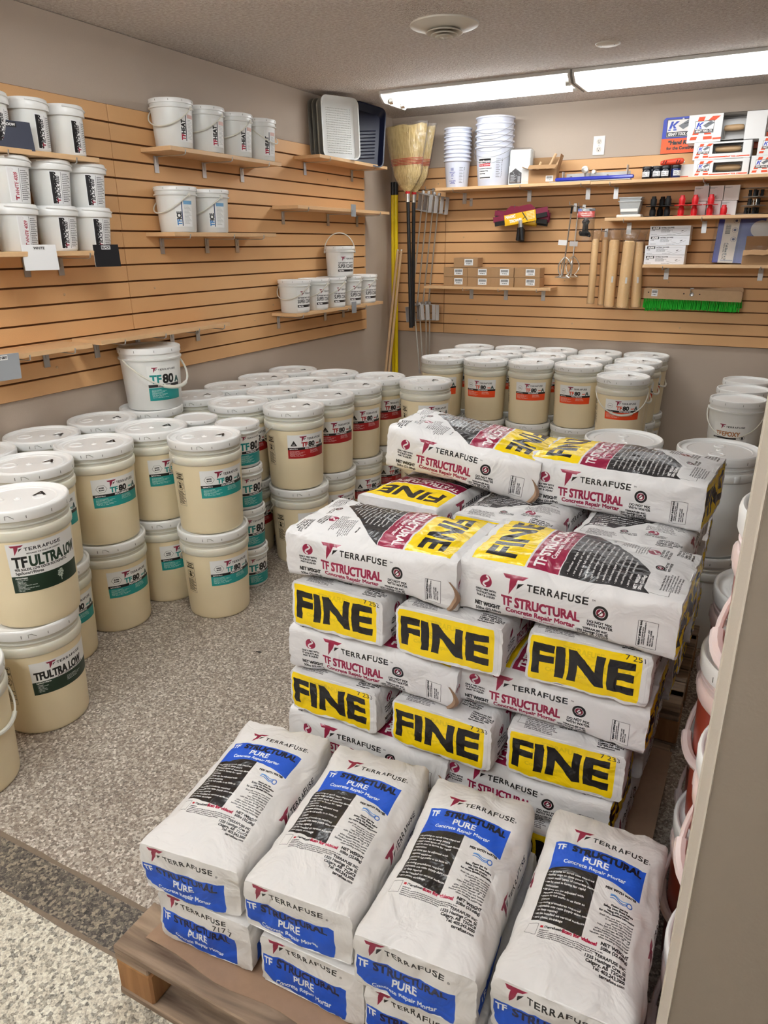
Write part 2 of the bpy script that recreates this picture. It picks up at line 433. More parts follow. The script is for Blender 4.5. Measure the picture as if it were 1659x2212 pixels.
        if rot:
            c, sn = math.cos(math.radians(rot)), math.sin(math.radians(rot))
            X = S[:, [0, 2]].copy(); Y = S[:, [1, 3]].copy(); S[:, [0, 2]] = X*c-Y*sn; S[:, [1, 3]] = X*sn+Y*c
        S[:, [0, 2]] += x; S[:, [1, 3]] += y
        s.segs(S, col, bold*h)
    def xf_poly(s, pts, x, y, k, col, rot=0):
        c, sn = math.cos(math.radians(rot)), math.sin(math.radians(rot))
        s.poly([(x+k*(a*c-b*sn), y+k*(a*sn+b*c)) for a, b in pts], col)
    def logo(s, x, y, h, rot=0, col=(140, 30, 60), tm=True, tx=True, twid=None):
        """winged T mark and wide lettering; h = height of the T; origin = left bottom"""
        T = [(0, 1), (1.25, 1), (1.0, .80), (.76, .80), (.70, .55), (.36, 0), (.38, .80), (.16, .80)]
        s.xf_poly(T, x, y, h, col, rot)
        s.xf_poly([(.80, .62), (1.10, .68), (.74, .34)], x, y, h, (25, 22, 25), rot)
        if tx:
            c, sn = math.cos(math.radians(rot)), math.sin(math.radians(rot)); a, b = 1.22*h, .36*h
            W_ = h*3.2 if twid is None else twid; hh = h*.33
            for i_, ch in enumerate('TERRAFUSE'):
                d = (i_+.1)*W_/9; s.text(ch, x+(a+d)*c-b*sn, y+(a+d)*sn+b*c, hh, (30, 28, 30), rot=rot, maxw=W_/9*.76, bold=.03)
    def image(s, name):
        im = bpy.data.images.new(name, s.W, s.H, alpha=True)
        im.pixels.foreach_set(np.clip(s.a, 0, 1).ravel()); im.update(); im.pack()
        return im
def image_mat(name, im, rough=.45, bump=0., gloss=False, alpha=False, bscale=60):
    m, nt, p = newmat(name)
    t = N(nt, 'ShaderNodeTexImage'); t.image = im; t.extension = 'EXTEND'
    L(nt, t.outputs['Color'], p.inputs['Base Color']); p.inputs['Roughness'].default_value = rough
    if alpha: L(nt, t.outputs['Alpha'], p.inputs['Alpha'])
    if gloss:
        sep = N(nt, 'ShaderNodeSeparateColor'); L(nt, t.outputs['Color'], sep.inputs[0])
        mr = N(nt, 'ShaderNodeMapRange'); mr.inputs[1].default_value = .05; mr.inputs[2].default_value = .5; mr.inputs[3].default_value = .26; mr.inputs[4].default_value = rough
        L(nt, sep.outputs[2], mr.inputs[0]); L(nt, mr.outputs[0], p.inputs['Roughness'])
    if bump:
        tc = N(nt, 'ShaderNodeTexCoord'); nz = N(nt, 'ShaderNodeTexNoise'); nz.inputs['Scale'].default_value = bscale; nz.inputs['Detail'].default_value = 5; nz.inputs['Distortion'].default_value = .6
        n2 = N(nt, 'ShaderNodeTexNoise'); n2.inputs['Scale'].default_value = 11; n2.inputs['Detail'].default_value = 3; n2.inputs['Distortion'].default_value = 1.5
        oi = N(nt, 'ShaderNodeObjectInfo'); va = N(nt, 'ShaderNodeVectorMath', operation='ADD'); vm = N(nt, 'ShaderNodeVectorMath', operation='SCALE'); vm.inputs['Scale'].default_value = 9
        cx = N(nt, 'ShaderNodeCombineXYZ')
        for i in range(3): L(nt, oi.outputs['Random'], cx.inputs[i])
        L(nt, cx.outputs[0], vm.inputs[0]); L(nt, tc.outputs['Object'], va.inputs[0]); L(nt, vm.outputs[0], va.inputs[1])
        L(nt, va.outputs[0], nz.inputs['Vector']); L(nt, va.outputs[0], n2.inputs['Vector'])
        mx = N(nt, 'ShaderNodeMath', operation='MULTIPLY_ADD'); mx.inputs[1].default_value = .12
        L(nt, nz.outputs['Fac'], mx.inputs[0]); L(nt, n2.outputs['Fac'], mx.inputs[2])
        b = N(nt, 'ShaderNodeBump'); b.inputs['Strength'].default_value = bump; b.inputs['Distance'].default_value = .012
        L(nt, mx.outputs[0], b.inputs['Height']); L(nt, b.outputs['Normal'], p.inputs['Normal'])
    return m
def decal_mat(name, c, **k): return image_mat(name, c.image(name), **k)
# ------------------------------------------------------------------ artwork
BUR = (142, 28, 62); YEL = (250, 214, 10); CHA = (50, 48, 50); INK = (24, 22, 24); BLU = (16, 78, 190); WHT = (244, 242, 240)
BAGW = (226, 224, 223)
def swirl(c, x, y, r, rot=0):
    c.disc(x, y, r, BUR)
    s = math.cos(math.radians(rot)), math.sin(math.radians(rot))
    P = []
    for t in np.linspace(-1, 1, 17):
        a, b = .45*math.sin(t*math.pi), t*.86
        P.append((x+r*(a*s[0]-b*s[1]), y+r*(a*s[1]+b*s[0])))
    c.line(P, r*.30, BAGW)
def nowater(c, x, y, r):
    c.disc(x, y, r, INK); c.disc(x, y, r*.66, (235, 232, 232)); c.disc(x, y, r*.58, (120, 30, 50))
    c.disc(x, y-r*.1, r*.3, (235, 232, 232)); c.poly([(x-r*.25, y), (x+r*.25, y), (x, y+r*.45)], (235, 232, 232))
    c.line([(x-r*.5, y-r*.5), (x+r*.5, y+r*.5)], r*.13, INK)
def paras(c, x, y, lines, h, gap, col, al='l', rot=0, bold=.05, sx=1.):
    dx, dy = math.sin(math.radians(rot)), -math.cos(math.radians(rot))
    for i, t in enumerate(lines): c.text(t, x+dx*gap*i, y+dy*gap*i, h, col, al=al, rot=rot, bold=bold, sx=sx)
BUL = ['no priming or scrub coat required', 'feather edge to deep pours', 'repair most types of concrete damage', 'can be used in forms for rapid', '  restoration',
       'set times can be adjusted with', '  separate additives', 'return to full traffic in as little as', '  2 hours', 'no curing procedures required',
       'adjustable mix ratio (apply skim coats', '  or deep repairs)', 'can be installed on vertical surfaces', 'zero plastic shrinkage']
ADR = ['TERRAFUSE INC.', '1325 Hastings Cres. SE', 'Calgary, AB  T2G4C8', 'Tel: 403.243.3000', 'terrafuse.com']

def atlas_layout(Lb, Wb, Tb):
    # cells (x, y, w, h) in metres in one sheet
    return {'top': (0, 0, Lb, Wb), 'side': (0, Wb+.004, Lb, Tb), 'end0': (0, Wb+Tb+.008, Wb, Tb), 'end1': (0, Wb+2*Tb+.012, Wb, Tb), 'blank': (Wb+.01, Wb+Tb+.02, .1, .08)}, (Lb, Wb+3*Tb+.016)

def struct_sheet(stamp):
    Lb, Wb, Tb = .44, .26, .125
    lay, (sw, sh) = atlas_layout(Lb, Wb, Tb)
    c = Canvas(sw, sh, 2300, bg=BAGW)
    # top : x runs to the valve end, text reads towards -y (rot -90)
    c.ox, c.oy = 0, 0
    c.rect(.305, .012, .418, .25, YEL)
    c.text('FINE', .333, .131, .058, INK, al='c', rot=-90, bold=.055, maxw=.19)
    c.rect(.236, .012, .300, .25, BUR)
    c.text('TF STRUCTURAL', .268, .131, .021, WHT, al='c', rot=-90, bold=.05, sx=.92)
    c.text('Concrete Repair Mortar', .253, .131, .010, WHT, al='c', rot=-90, bold=.04)
    c.text('Réparation de Mortier', .243, .131, .0052, WHT, al='c', rot=-90)
    c.poly([(.234, .012), (.234, .25), (.062, .25), (.075, .232), (.075, .17)], CHA)
    for i, t in enumerate(['feather edge to deep pours', 'no priming or scrub coat required', 'return to full traffic in as little as 2 hours', 'no critical recoat time at multiple layers',
                           'can be stronger than concrete in 24 hours', 'can be poured into forms for rapid repair', 'accelerators and retarders to control time', 'repairs most types of concrete damage',
                           'can be installed on vertical surfaces', 'no curing procedures required', 'zero plastic shrinkage']):
        xx = .218-i*.0115; ymx = .242; ymin = .012+(.234-xx)*.97+.012
        c.text('- '+t, xx, ymx, .0042, WHT, al='l', rot=-90, bold=.05, maxw=max(.03, min(.16, ymx-ymin)))
    c.text('NET WEIGHT', .088, .242, .006, WHT, rot=-90, bold=.08); c.text('50lbs (22.68kg)', .079, .242, .006, WHT, rot=-90, bold=.05)
    c.line([(.072, .245), (.028, .245), (.028, .2)], .0008, INK)
    nowater(c, .062, .145, .009); c.text('DO NOT MIX', .050, .152, .0042, INK, rot=-90, bold=.06); c.text('WITH WATER', .043, .152, .0042, INK, rot=-90, bold=.06)
    swirl(c, .085, .085, .0125, 90); paras(c, .068, .098, ['ONLY MIX WITH', 'TF STRUCTURAL', 'PART B LIQUID'], .0042, .007, INK, rot=-90, bold=.06)
    paras(c, .040, .066, ADR, .0046, .0068, INK, rot=-90, bold=.06)
    for k, (x0, y0, n) in enumerate([(.045, .225, 7), (.150, .085, 6), (.118, .105, 5)]):
        paras(c, x0, y0, ['Please see Safety Data Sheet before', 'using this product. Coverage 40-50ft', 'per bag when applied between 1/8" and', '1/4". Product colour may vary between', 'batches, use the same batch number when', 'installing multiple bags. Yield approx.', '0.45 cubic feet (0.0122 cubic meters)'][:n], .0031, .0052, (60, 56, 58), rot=-90, sx=.92)
    c.text('Shelf Life:', .168, .062, .0042, INK, rot=-90, bold=.08)
    # side
    X, Y, _, _ = lay['side']; c.ox, c.oy = X, Y
    swirl(c, .062, .082, .0135); paras(c, .062, .060, ['ONLY MIX WITH', 'TF STRUCTURAL', 'PART B LIQUID'], .0042, .0068, INK, al='c', bold=.06)
    c.logo(.098, .066, .042, twid=.125)
    c.text('TM', .279, .090, .0035, INK)
    c.text('TF STRUCTURAL', .098, .041, .0205, BUR, bold=.05, maxw=.160)
    c.text('Concrete Repair Mortar', .108, .026, .0105, BUR, bold=.05, maxw=.142)
    c.text('Réparation de Mortier', .145, .0165, .0048, BUR, bold=.04)
    c.text('NET WEIGHT', .038, .026, .0085, INK, bold=.06, maxw=.057); c.text('50lbs (22.68kg)', .040, .014, .0075, INK, bold=.04, maxw=.056)
    nowater(c, .298, .070, .0145); paras(c, .298, .046, ['DO NOT MIX', 'WITH WATER'], .0054, .0075, INK, al='c', bold=.06)
    paras(c, .315, .029, ADR, .0046, .0066, INK, al='r', bold=.06)
    c.line([(.368, .020), (.368, .073), (.404, .073), (.404, .020), (.368, .020)], .0007, INK)
    c.text('FREIGHT SHIPPING BAG', .3745, .024, .0032, INK, rot=90, bold=.1)
    paras(c, .379, .026, ['THIS BAG COMPLIES WITH', 'CONSTRUCTION REQUIREMENTS'], .0020, .0034, INK, rot=90)
    paras(c, .390, .026, ['GROSS WEIGHT LIMIT', 'MULTIWALL CARRIER', 'FREIGHT CLASS'], .0022, .0040, INK, rot=90)
    # bottom end (FINE)
    X, Y, _, _ = lay['end0']; c.ox, c.oy = X, Y
    c.rect(.017, .013, .226, .112, YEL)
    for t, x, y, h in (('TERRAFUSE', .085, .090, .010), ('TF STRUCTURAL', .06, .060, .014), ('Concrete Repair Mortar', .055, .040, .008)): c.text(t, x, y, h, (228, 196, 22), bold=.04)
    c.text('FINE', .121, .033, .059, INK, al='c', bold=.065, maxw=.182)
    c.text(stamp, .196, .101, .011, (50, 48, 48), rot=-2, sx=1.1)
    c.line([(.238, .002), (.238, .122)], .0006, (190, 186, 186))
    # valve end
    X, Y, _, _ = lay['end1']; c.ox, c.oy = X, Y
    c.logo(.07, .052, .034, twid=.105); swirl(c, .035, .064, .011)
    c.text('TF STRUCTURAL', .075, .034, .013, BUR, bold=.05); c.text('Concrete Repair Mortar', .078, .02, .008, BUR, bold=.04)
    return c, lay, (sw, sh)

def pure_sheet(stamp):
    Lb, Wb, Tb = .44, .25, .118
    lay, (sw, sh) = atlas_layout(Lb, Wb, Tb)
    c = Canvas(sw, sh, 2300, bg=(226, 223, 220))
    S = lambda s: Wb-s           # across coordinate -> y (text rot -90)
    c.ox = c.oy = 0
    c.logo(.352, S(.058), .034, rot=-90, twid=.118); c.text('®', .366, S(.218), .004, INK, rot=-90)
    P = [(.268, S(.030)), (.342, S(.030))]
    c.poly([(.342, S(.022)), (.342, S(.218)), (.262, S(.218)), (.268, S(.19)), (.278, S(.15)), (.281, S(.12)), (.279, S(.08)), (.272, S(.045)), (.268, S(.022))], BLU)
    c.text('TF', .321, S(.030), .0145, WHT, rot=-90, bold=.06); c.text('STRUCTURAL', .321, S(.068), .0160, (20, 24, 44), rot=-90, bold=.07, maxw=.140)
    c.text('PURE', .302, S(.118), .0145, WHT, al='c', rot=-90, bold=.04, sx=1.05); c.text('Concrete Repair Mortar', .2875, S(.118), .0085, WHT, al='c', rot=-90, bold=.04)
    c.poly([(.268, S(.022)), (.272, S(.045)), (.279, S(.08)), (.281, S(.118)), (.281, S(.128)), (.128, S(.128)), (.131, S(.10)), (.138, S(.06)), (.140, S(.022))], (34, 30, 30))
    for i, t in enumerate(BUL):
        c.text(('' if t.startswith(' ') else '• ')+t.strip(), .258-i*.0087, S(.032 if t.startswith(' ') else .027), .0046, WHT, rot=-90, bold=.035)
    c.line([(.132, S(.020)), (.132, S(.047)), (.106, S(.047)), (.106, S(.020)), (.132, S(.020))], .0007, INK)
    c.rect(.124, S(.052), .129, S(.058), (170, 30, 40)); c.text('/TerrafuseInc', .1245, S(.060), .0048, INK, rot=-90, bold=.06); c.text('Scan for videos!', .1235, S(.094), .0066, (160, 30, 60), rot=-90, bold=.08)
    paras(c, .1175, S(.052), ['WARRANTY', 'Terrafuse Inc. warrants that all products are free from manufacturing defects. As site', 'methods and conditions are beyond the control of Terrafuse Inc., no guarantee', 'expressed or implied as to the results is given. This warranty is limited to', 'replacement of any Terrafuse Inc. product proven defective.'], .0023, .0040, (60, 56, 56), rot=-90)
    c.text('MIX WITH WATER', .258, S(.178), .0052, INK, al='c', rot=-90, bold=.07)
    for k, (am, off) in enumerate(((.0045, 0), (.0035, -.004), (.003, .0035))):
        c.line([(.243+off+am*math.sin(t*5.2+.6), S(.158+t*.034)) for t in np.linspace(0, 1, 14)], .0019, (30+30*k, 92+30*k, 176+18*k))
    c.disc(.240, S(.197), .0068, (30, 86, 176), .0045)
    paras(c, .222, S(.180), ['Please see the', 'Safety Data Sheet before', 'using this product', 'for more detailed information'], .0040, .0062, INK, al='c', rot=-90, bold=.06)
    paras(c, .194, S(.214), ['Shelf Life: one year when stored', 'in relatively dry conditions', '(avoid high humidity)', 'Yield: Approximately 0.45', 'cubic feet (0.0122 cubic meters)', 'Coverage: 40-50ft per bag', 'when applied between 1/8" - 1/4"', 'Product colour may vary between', 'batches, use the same batch number', 'when installing multiple bags.'], .0035, .0058, (40, 38, 38), al='r', rot=-90)
    c.text('NET WEIGHT', .129, S(.216), .0062, INK, al='r', rot=-90, bold=.06); c.text('50lbs (22.68kg)', .120, S(.216), .0060, INK, al='r', rot=-90, bold=.05)
    paras(c, .104, S(.216), ADR, .0056, .0083, INK, al='r', rot=-90, bold=.05)
    # front end
    X, Y, _, _ = lay['end0']; c.ox, c.oy = X, Y
    c.logo(.034, .077, .031, twid=.108); c.text('®', .185, .086, .004, INK)
    c.poly([(.016, .070), (.198, .070), (.198, .004), (.11, .008), (.05, .016), (.016, .030)], BLU)
    c.text('TF', .022, .052, .0135, WHT, bold=.05); c.text('STRUCTURAL', .052, .052, .0145, (16, 24, 70), bold=.06, maxw=.132)
    c.text('PURE', .108, .034, .0140, WHT, al='c', bold=.04); c.text('Concrete Repair Mortar', .108, .019, .0080, WHT, al='c', bold=.04)
    c.text('MIX WITH WATER', .11, .0035, .0040, INK, al='c', bold=.05)
    if stamp: c.text(stamp, .150, .072, .012, (40, 38, 38), sx=1.1)
    # long side
    X, Y, _, _ = lay['side']; c.ox, c.oy = X, Y
    c.logo(.17, .062, .036, twid=.115)
    c.poly([(.02, .001), (.16, .001), (.16, .052), (.02, .06)], BLU); c.text('TF', .035, .028, .013, WHT, bold=.05)
    c.line([(.235, .01), (.235, .05), (.262, .05), (.262, .01), (.235, .01)], .0007, INK)
    paras(c, .28, .045, ['MIX WITH WATER'], .005, .007, INK)
    X, Y, _, _ = lay['end1']; c.ox, c.oy = X, Y
    c.logo(.05, .06, .03, twid=.1)
    return c, lay, (sw, sh)

SHEETS = {}
def sheet(kind, stamp=''):
    k = (kind, stamp)
    if k not in SHEETS:
        c, lay, sz = (struct_sheet if kind == 'struct' else pure_sheet)(stamp)
        m = decal_mat('printed_%s_bag_paper' % kind, c, rough=.55, bump=.75, gloss=True, bscale=38)
        SHEETS[k] = (m, lay, sz)
    return SHEETS[k]

# ---- bucket labels
ART = {}
def art(name, c, **k):
    ART[name] = (decal_mat(name, c, **k), c.w, c.h); return c
def lines_block(c, x, y, n, w, col, h=.0022, gap=.0048, seed=1):
    words = ['Advantages:', 'Extremely low odour', 'Rapid cure times', 'Excellent long term wear resistance', 'Easy to apply', 'High gloss clear finish', 'Zero VOC', 'Hard wearing surface']
    for i in range(n): c.text(words[(i*seed) % 8] if i else words[0], x, y-i*gap, h, col, bold=.05, maxw=w*(.55+.45*(((i*seed*37) % 10)/10.)))
def tf80(col, kind, part):
    c = Canvas(.205, .118, 2400)
    c.rect(0, 0, .205, .043, col); c.rect(0, .043, .205, .055, (20, 18, 18))
    c.logo(.058, .080, .030, twid=.085)
    c.text('TF', .068, .059, .020, col if kind != 'slow' else (226, 84, 52), bold=.06, maxw=.030); c.text('80', .104, .058, .022, (18, 18, 18), bold=.06, maxw=.033)
    c.text('POLYASPARTIC', .118, .0455, .0066, WHT, al='c', bold=.08); c.text('5gallons/19litres', .008, .0465, .0042, WHT, bold=.08)
    c.text('PART', .150, .062, .0065, col, bold=.08); c.text(part, .172, .058, .020, (70, 90, 88), bold=.08)
    if kind == 'super':
        a = [(.036+.021*math.cos(t*math.pi/3), .078+.017*math.sin(t*math.pi/3)) for t in range(7)]
        c.line(a, .0008, INK); c.text('SUPER', .036, .080, .0048, INK, al='c', bold=.1); c.text('SLOW', .036, .071, .0048, INK, al='c', bold=.1)
    elif kind == 'fast':
        c.poly([(.014, .063), (.046, .063), (.030, .090)], INK); c.text('FAST', .030, .067, .0040, WHT, al='c', bold=.08)
    else:
        c.disc(.030, .080, .015, INK, .0143); c.text('SLOW', .030, .0775, .0042, INK, al='c', bold=.08)
    lines_block(c, .010, .035, 6, .085, (235, 235, 230)); lines_block(c, .112, .037, 4, .075, (235, 235, 230), seed=3)
    return c
art('label_teal', tf80((30, 150, 144), 'super', 'A')); art('label_red', tf80((168, 22, 26), 'fast', 'A')); art('label_orange', tf80((238, 76, 28), 'slow', 'A'))
DG = (14, 44, 26)
c = Canvas(.235, .165, 2400); c.logo(.010, .128, .032, twid=.115)
c.text('RESTORING THE WORLD OF CONCRETE', .055, .128, .0038, INK, bold=.03)
for t, x, col in (('TF', .012, (14, 14, 14)), ('ULTRA', .060, (22, 50, 34)), ('LOW', .172, (22, 50, 34))): c.text(t, x, .086, .034, col, bold=.045, maxw={'TF': .040, 'ULTRA': .104, 'LOW': .056}[t])
c.text('90% SOLIDS, LOW ODOR POLYASPARTIC', .014, .074, .0078, INK, bold=.04, maxw=.165); c.text('5gallons/19litres', .014, .062, .0085, INK, bold=.04)
c.rect(0, 0, .235, .056, DG); c.text('Advantages', .010, .047, .0052, WHT, bold=.06)
paras(c, .012, .041, ['• Extremely low odor', '• 90% solids', '• 100% UV stable', '• Rapid cure times', '• Excellent long term wear resistance', '• Easy to apply', '• Limitless decorative and color options', '• Easy 1:1 mixing ratio', '• Zero VOC'], .0026, .0046, WHT, bold=.06)
for k in range(26):
    a = k*2.4; r = .0009+.0135*math.sqrt(k/26.)
    c.disc(.148+r*math.cos(a)*.75, .036+r*math.sin(a), .0022, (200, 210, 196))
c.line([(.148, .034), (.149, .010)], .003, (200, 210, 196))
art('label_ultra_tall', c)
c = Canvas(.235, .120, 2400); c.logo(.050, .088, .026, twid=.10)
c.text('TFULTRA LOW', .010, .056, .027, (14, 16, 14), bold=.05, maxw=.17); c.rect(0, 0, .235, .048, DG)
c.text('5gallons/19litres', .012, .041, .0048, WHT, bold=.06); c.text('LOW ODOR POLYASPARTIC', .080, .050, .006, INK, bold=.04)
paras(c, .014, .034, ['Advantages', '• Extremely low odor', '• 90% solids', '• 100% UV stable', '• Rapid cure times', '• Zero VOC'], .0026, .0050, WHT, bold=.06); lines_block(c, .11, .034, 4, .07, WHT)
art('label_ultra_low', c)
c = Canvas(.19, .155, 2200, bg=(240, 240, 236)); c.logo(.035, .118, .028, twid=.10)
c.text('TF', .018, .079, .025, (176, 118, 70), bold=.04, maxw=.030); c.text('EPOXY', .054, .079, .025, (176, 118, 70), bold=.04, maxw=.092)
c.rect(0, .062, .13, .071, INK); c.disc(.162, .072, .013, INK, .012); c.text('B', .162, .064, .014, INK, al='c', bold=.08); c.text('3 gallons', .006, .064, .004, WHT, bold=.05)
c.rect(0, .015, .175, .050, (160, 104, 58)); lines_block(c, .008, .042, 5, .07, (210, 170, 130)); lines_block(c, .09, .042, 5, .07, (210, 170, 130))
art('label_epoxy', c)
c = Canvas(.15, .15, 2200, bg=(242, 242, 238)); c.logo(.018, .122, .022, twid=.085)
c.text('TF', .010, .076, .034, (24, 140, 136), bold=.05, maxw=.046); c.text('80', .064, .075, .036, (18, 18, 18), bold=.05, maxw=.050); c.text('A', .124, .074, .024, (40, 90, 88), bold=.08)
c.rect(0, .058, .15, .070, INK); c.text('POLYASPARTIC', .070, .061, .006, WHT, al='c', bold=.08); c.rect(0, 0, .15, .056, (24, 146, 142)); lines_block(c, .012, .046, 8, .075, WHT)
art('label_small_teal', c)
# moulded warning panel printed straight on the plastic (transparent ground)
c = Canvas(.048, .145, 2400, bg=(60, 50, 20), alpha=0.); K = (62, 52, 24)
c.line([(.001, .001), (.047, .001), (.047, .144), (.001, .144), (.001, .001)], .0009, K)
for i, t in enumerate(('WARNING', 'AVISO', 'AVERTISSEMENT')): c.text(t, .024, .1345-i*.0095, .0052, K, al='c', bold=.10, maxw=(.036, .026, .042)[i]); c.line([(.001, .132-i*.0095), (.047, .132-i*.0095)], .0005, K)
c.disc(.024, .089, .020, K, .0186); c.line([(.010, .103), (.038, .075)], .0022, K); c.rect(.014, .076, .029, .090, K); c.disc(.022, .097, .0055, K); c.disc(.034, .094, .0045, K, .003)
c.line([(.001, .066), (.047, .066)], .0006, K)
for i in range(11): c.text('Keep children away from bucket with liquid', .003, .060-i*.0052, .0026, K, bold=.12, maxw=.030+.012*((i*7) % 3)/2)
art('warning_panel', c, alpha=True)
# shelf pails : vertical lettering
def vertical(words, band, small, w=.085, h=.125):
    c = Canvas(w, h, 2200, bg=(240, 240, 238)); x = .026; y = .008
    for t, col in words:
        S = outlines(t); wd = (max(S[:, 0].max(), S[:, 2].max())-min(S[:, 0].min(), S[:, 2].min()))/CAPH*.020*.82
        c.text(t, x, y, .020, col, rot=90, bold=.06, sx=.82); y += wd+.002
    c.rect(.029, .004, .033, .115, band); c.rect(.040, .100, w, .116, small)
    for i in range(14): c.text('coverage and mixing directions for the product', .042, .092-i*.0060, .0028, (90, 90, 92), maxw=(w-.046)*(.6+.4*((i*5) % 4)/3))
    return c
art('label_heat', vertical([('TF', (176, 30, 60)), ('HEAT', INK)], (30, 26, 40), (214, 170, 160)))
art('label_ice', vertical([('TF', (40, 120, 190)), ('ICE', INK)], (24, 50, 90), (120, 170, 210)))
def pigment(word, band, ink):
    c = Canvas(.105, .125, 2200, bg=(240, 240, 240))
    rnd = random.Random(5); c.rect(.004, .004, .016, .120, band)
    for i in range(60):
        y = .006+i*.0019; c.disc(.017+rnd.random()*.006, y, .0012+rnd.random()*.0022, band)
    c.text('T', .034, .010, .012, (150, 30, 50), rot=90, bold=.1, sx=1.3); c.text(word, .036, .024, .0125, ink, rot=90, bold=.02, ital=.25, maxw=.080)
    for x in (.044, .100): c.line([(x, .004), (x, .12)], .0012, (60, 60, 62))
    for i in range(16): c.text('pigment powder for floor coatings', .049, .112-i*.0067, .003, (70, 70, 72), maxw=.045*(.55+.45*((i*7) % 5)/4), bold=.05)
    return c
art('label_black', pigment('BLACK 4000', (20, 18, 20), INK)); art('label_white', pigment('WHITE 4009', (226, 224, 224), (160, 40, 60)))
c = Canvas(.125, .125, 2200, bg=(240, 240, 238)); c.logo(.020, .090, .027, twid=.075)
c.text('SLIP RESISTANT ADDITIVE', .004, .074, .0085, INK, bold=.03, maxw=.115); c.text('SUPER COARSE', .003, .047, .021, (40, 38, 38), bold=.03, maxw=.119)
c.rect(.001, .022, .124, .036, (24, 20, 20)); c.text('8kg/18lbs', .008, .026, .006, WHT, bold=.1); c.text('(4 litres)', .09, .026, .005, WHT)
art('label_coarse', c)
c = Canvas(.11, .14, 2000, bg=(238, 238, 240)); c.rect(.005, .105, .105, .132, (22, 20, 22)); c.text('Multi-Purpose', .055, .110, .012, WHT, al='c', bold=.06, maxw=.092)
c.rect(.005, .083, .1, .100, (206, 24, 38)); c.text('& Multi Container', .055, .088, .009, WHT, al='c', bold=.04, maxw=.088)
paras(c, .008, .066, ['For Household & Professional Use', 'for Measuring & Mixing', 'Ideal for Storage'], .0055, .016, INK, bold=.1); c.rect(.005, .006, .1, .013, (30, 28, 30))
art('label_multi', c)
c = Canvas(.07, .14, 2000, bg=(232, 234, 246), alpha=0.)
for i in range(11):
    c.line([(.004, .012+i*.0115), (.026 if i % 2 else .034, .012+i*.0115)], .0022, (60, 60, 66)); c.text(str(i+1), .044, .009+i*.0115, .0062, (50, 50, 56), bold=.06)
art('scale_marks', c, alpha=True)
c = Canvas(.06, .14, 2000, bg=(222, 224, 244), alpha=0.); B2 = (72, 74, 180)
for i in range(7): c.rect(.018+i*.0035, .104, .0195+i*.0035, .126, B2)
paras(c, .030, .090, ['MIXING RATIO', '1:1  2:1  4:1', 'quart', 'measure', '', 'litres', '', 'DO NOT OVERFILL', 'mix well'], .0052, .0095, B2, al='c', bold=.05); c.text('CONTAINER', .03, .006, .006, B2, al='c', bold=.06)
art('print_blue', c, alpha=True)
# lid hand lettering
for ch in 'AB':
    c = Canvas(.05, .05, 1600, bg=(20, 20, 20), alpha=0.); c.text(ch, .025, .012, .026, (18, 18, 18), al='c', bold=.025, sx=1.0); art('marker_'+ch, c, alpha=True)
# boxes, cards, signs
c = Canvas(.42, .12, 1800, bg=(240, 240, 238)); OR = (238, 84, 40)
def K_mark(c, x, y, h, col):
    for P in ([(.10, .22), (.34, 1), (.62, 1), (.38, .22)], [(.45, .55), (.95, 1), (1.3, 1), (.72, .52)], [(.52, .58), (.76, .50), (.98, .22), (.66, .22)], [(0, 0), (.05, .14), (.34, .14), (.30, 0)], [(.62, 0), (.62, .14), (1.0, .14), (1.02, 0)]):
        c.poly([(x+a*h, y+b*h) for a, b in P], col)
def kraft_logo(c, x, y, w, dark=False):
    h = w*.62; c.rect(x, y, x+w, y+h, (36, 36, 40)); c.rect(x+w*.02, y+w*.02, x+w*.98, y+h-w*.02, WHT)
    K_mark(c, x+w*.05, y+h*.38, h*.5, (20, 60, 190))
    c.poly([(x+w*.42, y+h*.62), (x+w*.80, y+h*.98), (x+w*1.02, y+h*.80), (x+w*.60, y+h*.42)], (120, 124, 130)); c.line([(x+w*.62, y+h*.72), (x+w*.84, y+h*.80)], w*.03, (60, 62, 66))
    c.rect(x+w*.03, y+h*.05, x+w*.97, y+h*.30, (34, 34, 40)); c.text('KRAFT TOOL CO.', x+w*.5, y+h*.10, h*.15, WHT, al='c', bold=.06, ital=.2, maxw=w*.84)
K_mark(c, .012, .012, .098, OR); kraft_logo(c, .030, .040, .085)
c.rect(.115, .010, .415, .018, OR); c.rect(.235, .006, .325, .022, (240, 240, 238)); c.text('KRAFT TOOL CO.', .280, .0095, .0085, OR, al='c', bold=.08, ital=.2)
art('kraft_box_face', c, rough=.5)
c = Canvas(.85, .21, 1700, bg=(58, 60, 66))
c.rect(0, 0, .85, .088, (246, 92, 14)); c.rect(0, .088, .25, .21, (30, 60, 190)); c.rect(.25, .175, .85, .21, (110, 114, 120))
kraft_logo(c, .024, .094, .168); c.text('“Hand Krafted Quality', .042, .052, .022, (24, 20, 18), bold=.07, ital=.1); c.text('for the Construction Professional', .036, .022, .017, (24, 20, 18), bold=.06)
c.text('TOOL', .600, .118, .048, (200, 200, 204), bold=.08); c.text('AND', .590, .092, .022, WHT, bold=.06)
art('kraft_sign', c, rough=.35)
c = Canvas(.34, .085, 1800, bg=(232, 232, 236))
c.rect(.014, .055, .085, .078, (26, 26, 28)); c.text('ULINE', .0495, .060, .013, WHT, al='c', bold=.1); c.text('S-15325', .014, .042, .006, INK, bold=.05)
c.text('NITRILE GLOVES', .096, .064, .010, INK, bold=.06); paras(c, .096, .053, ['GUANTS EN NITRILE', 'powder free, medical grade, 4 mil', 'poudre, qualité industrielle', 'sin polvo, grado industrial'], .0048, .0082, (70, 70, 74), bold=.03)
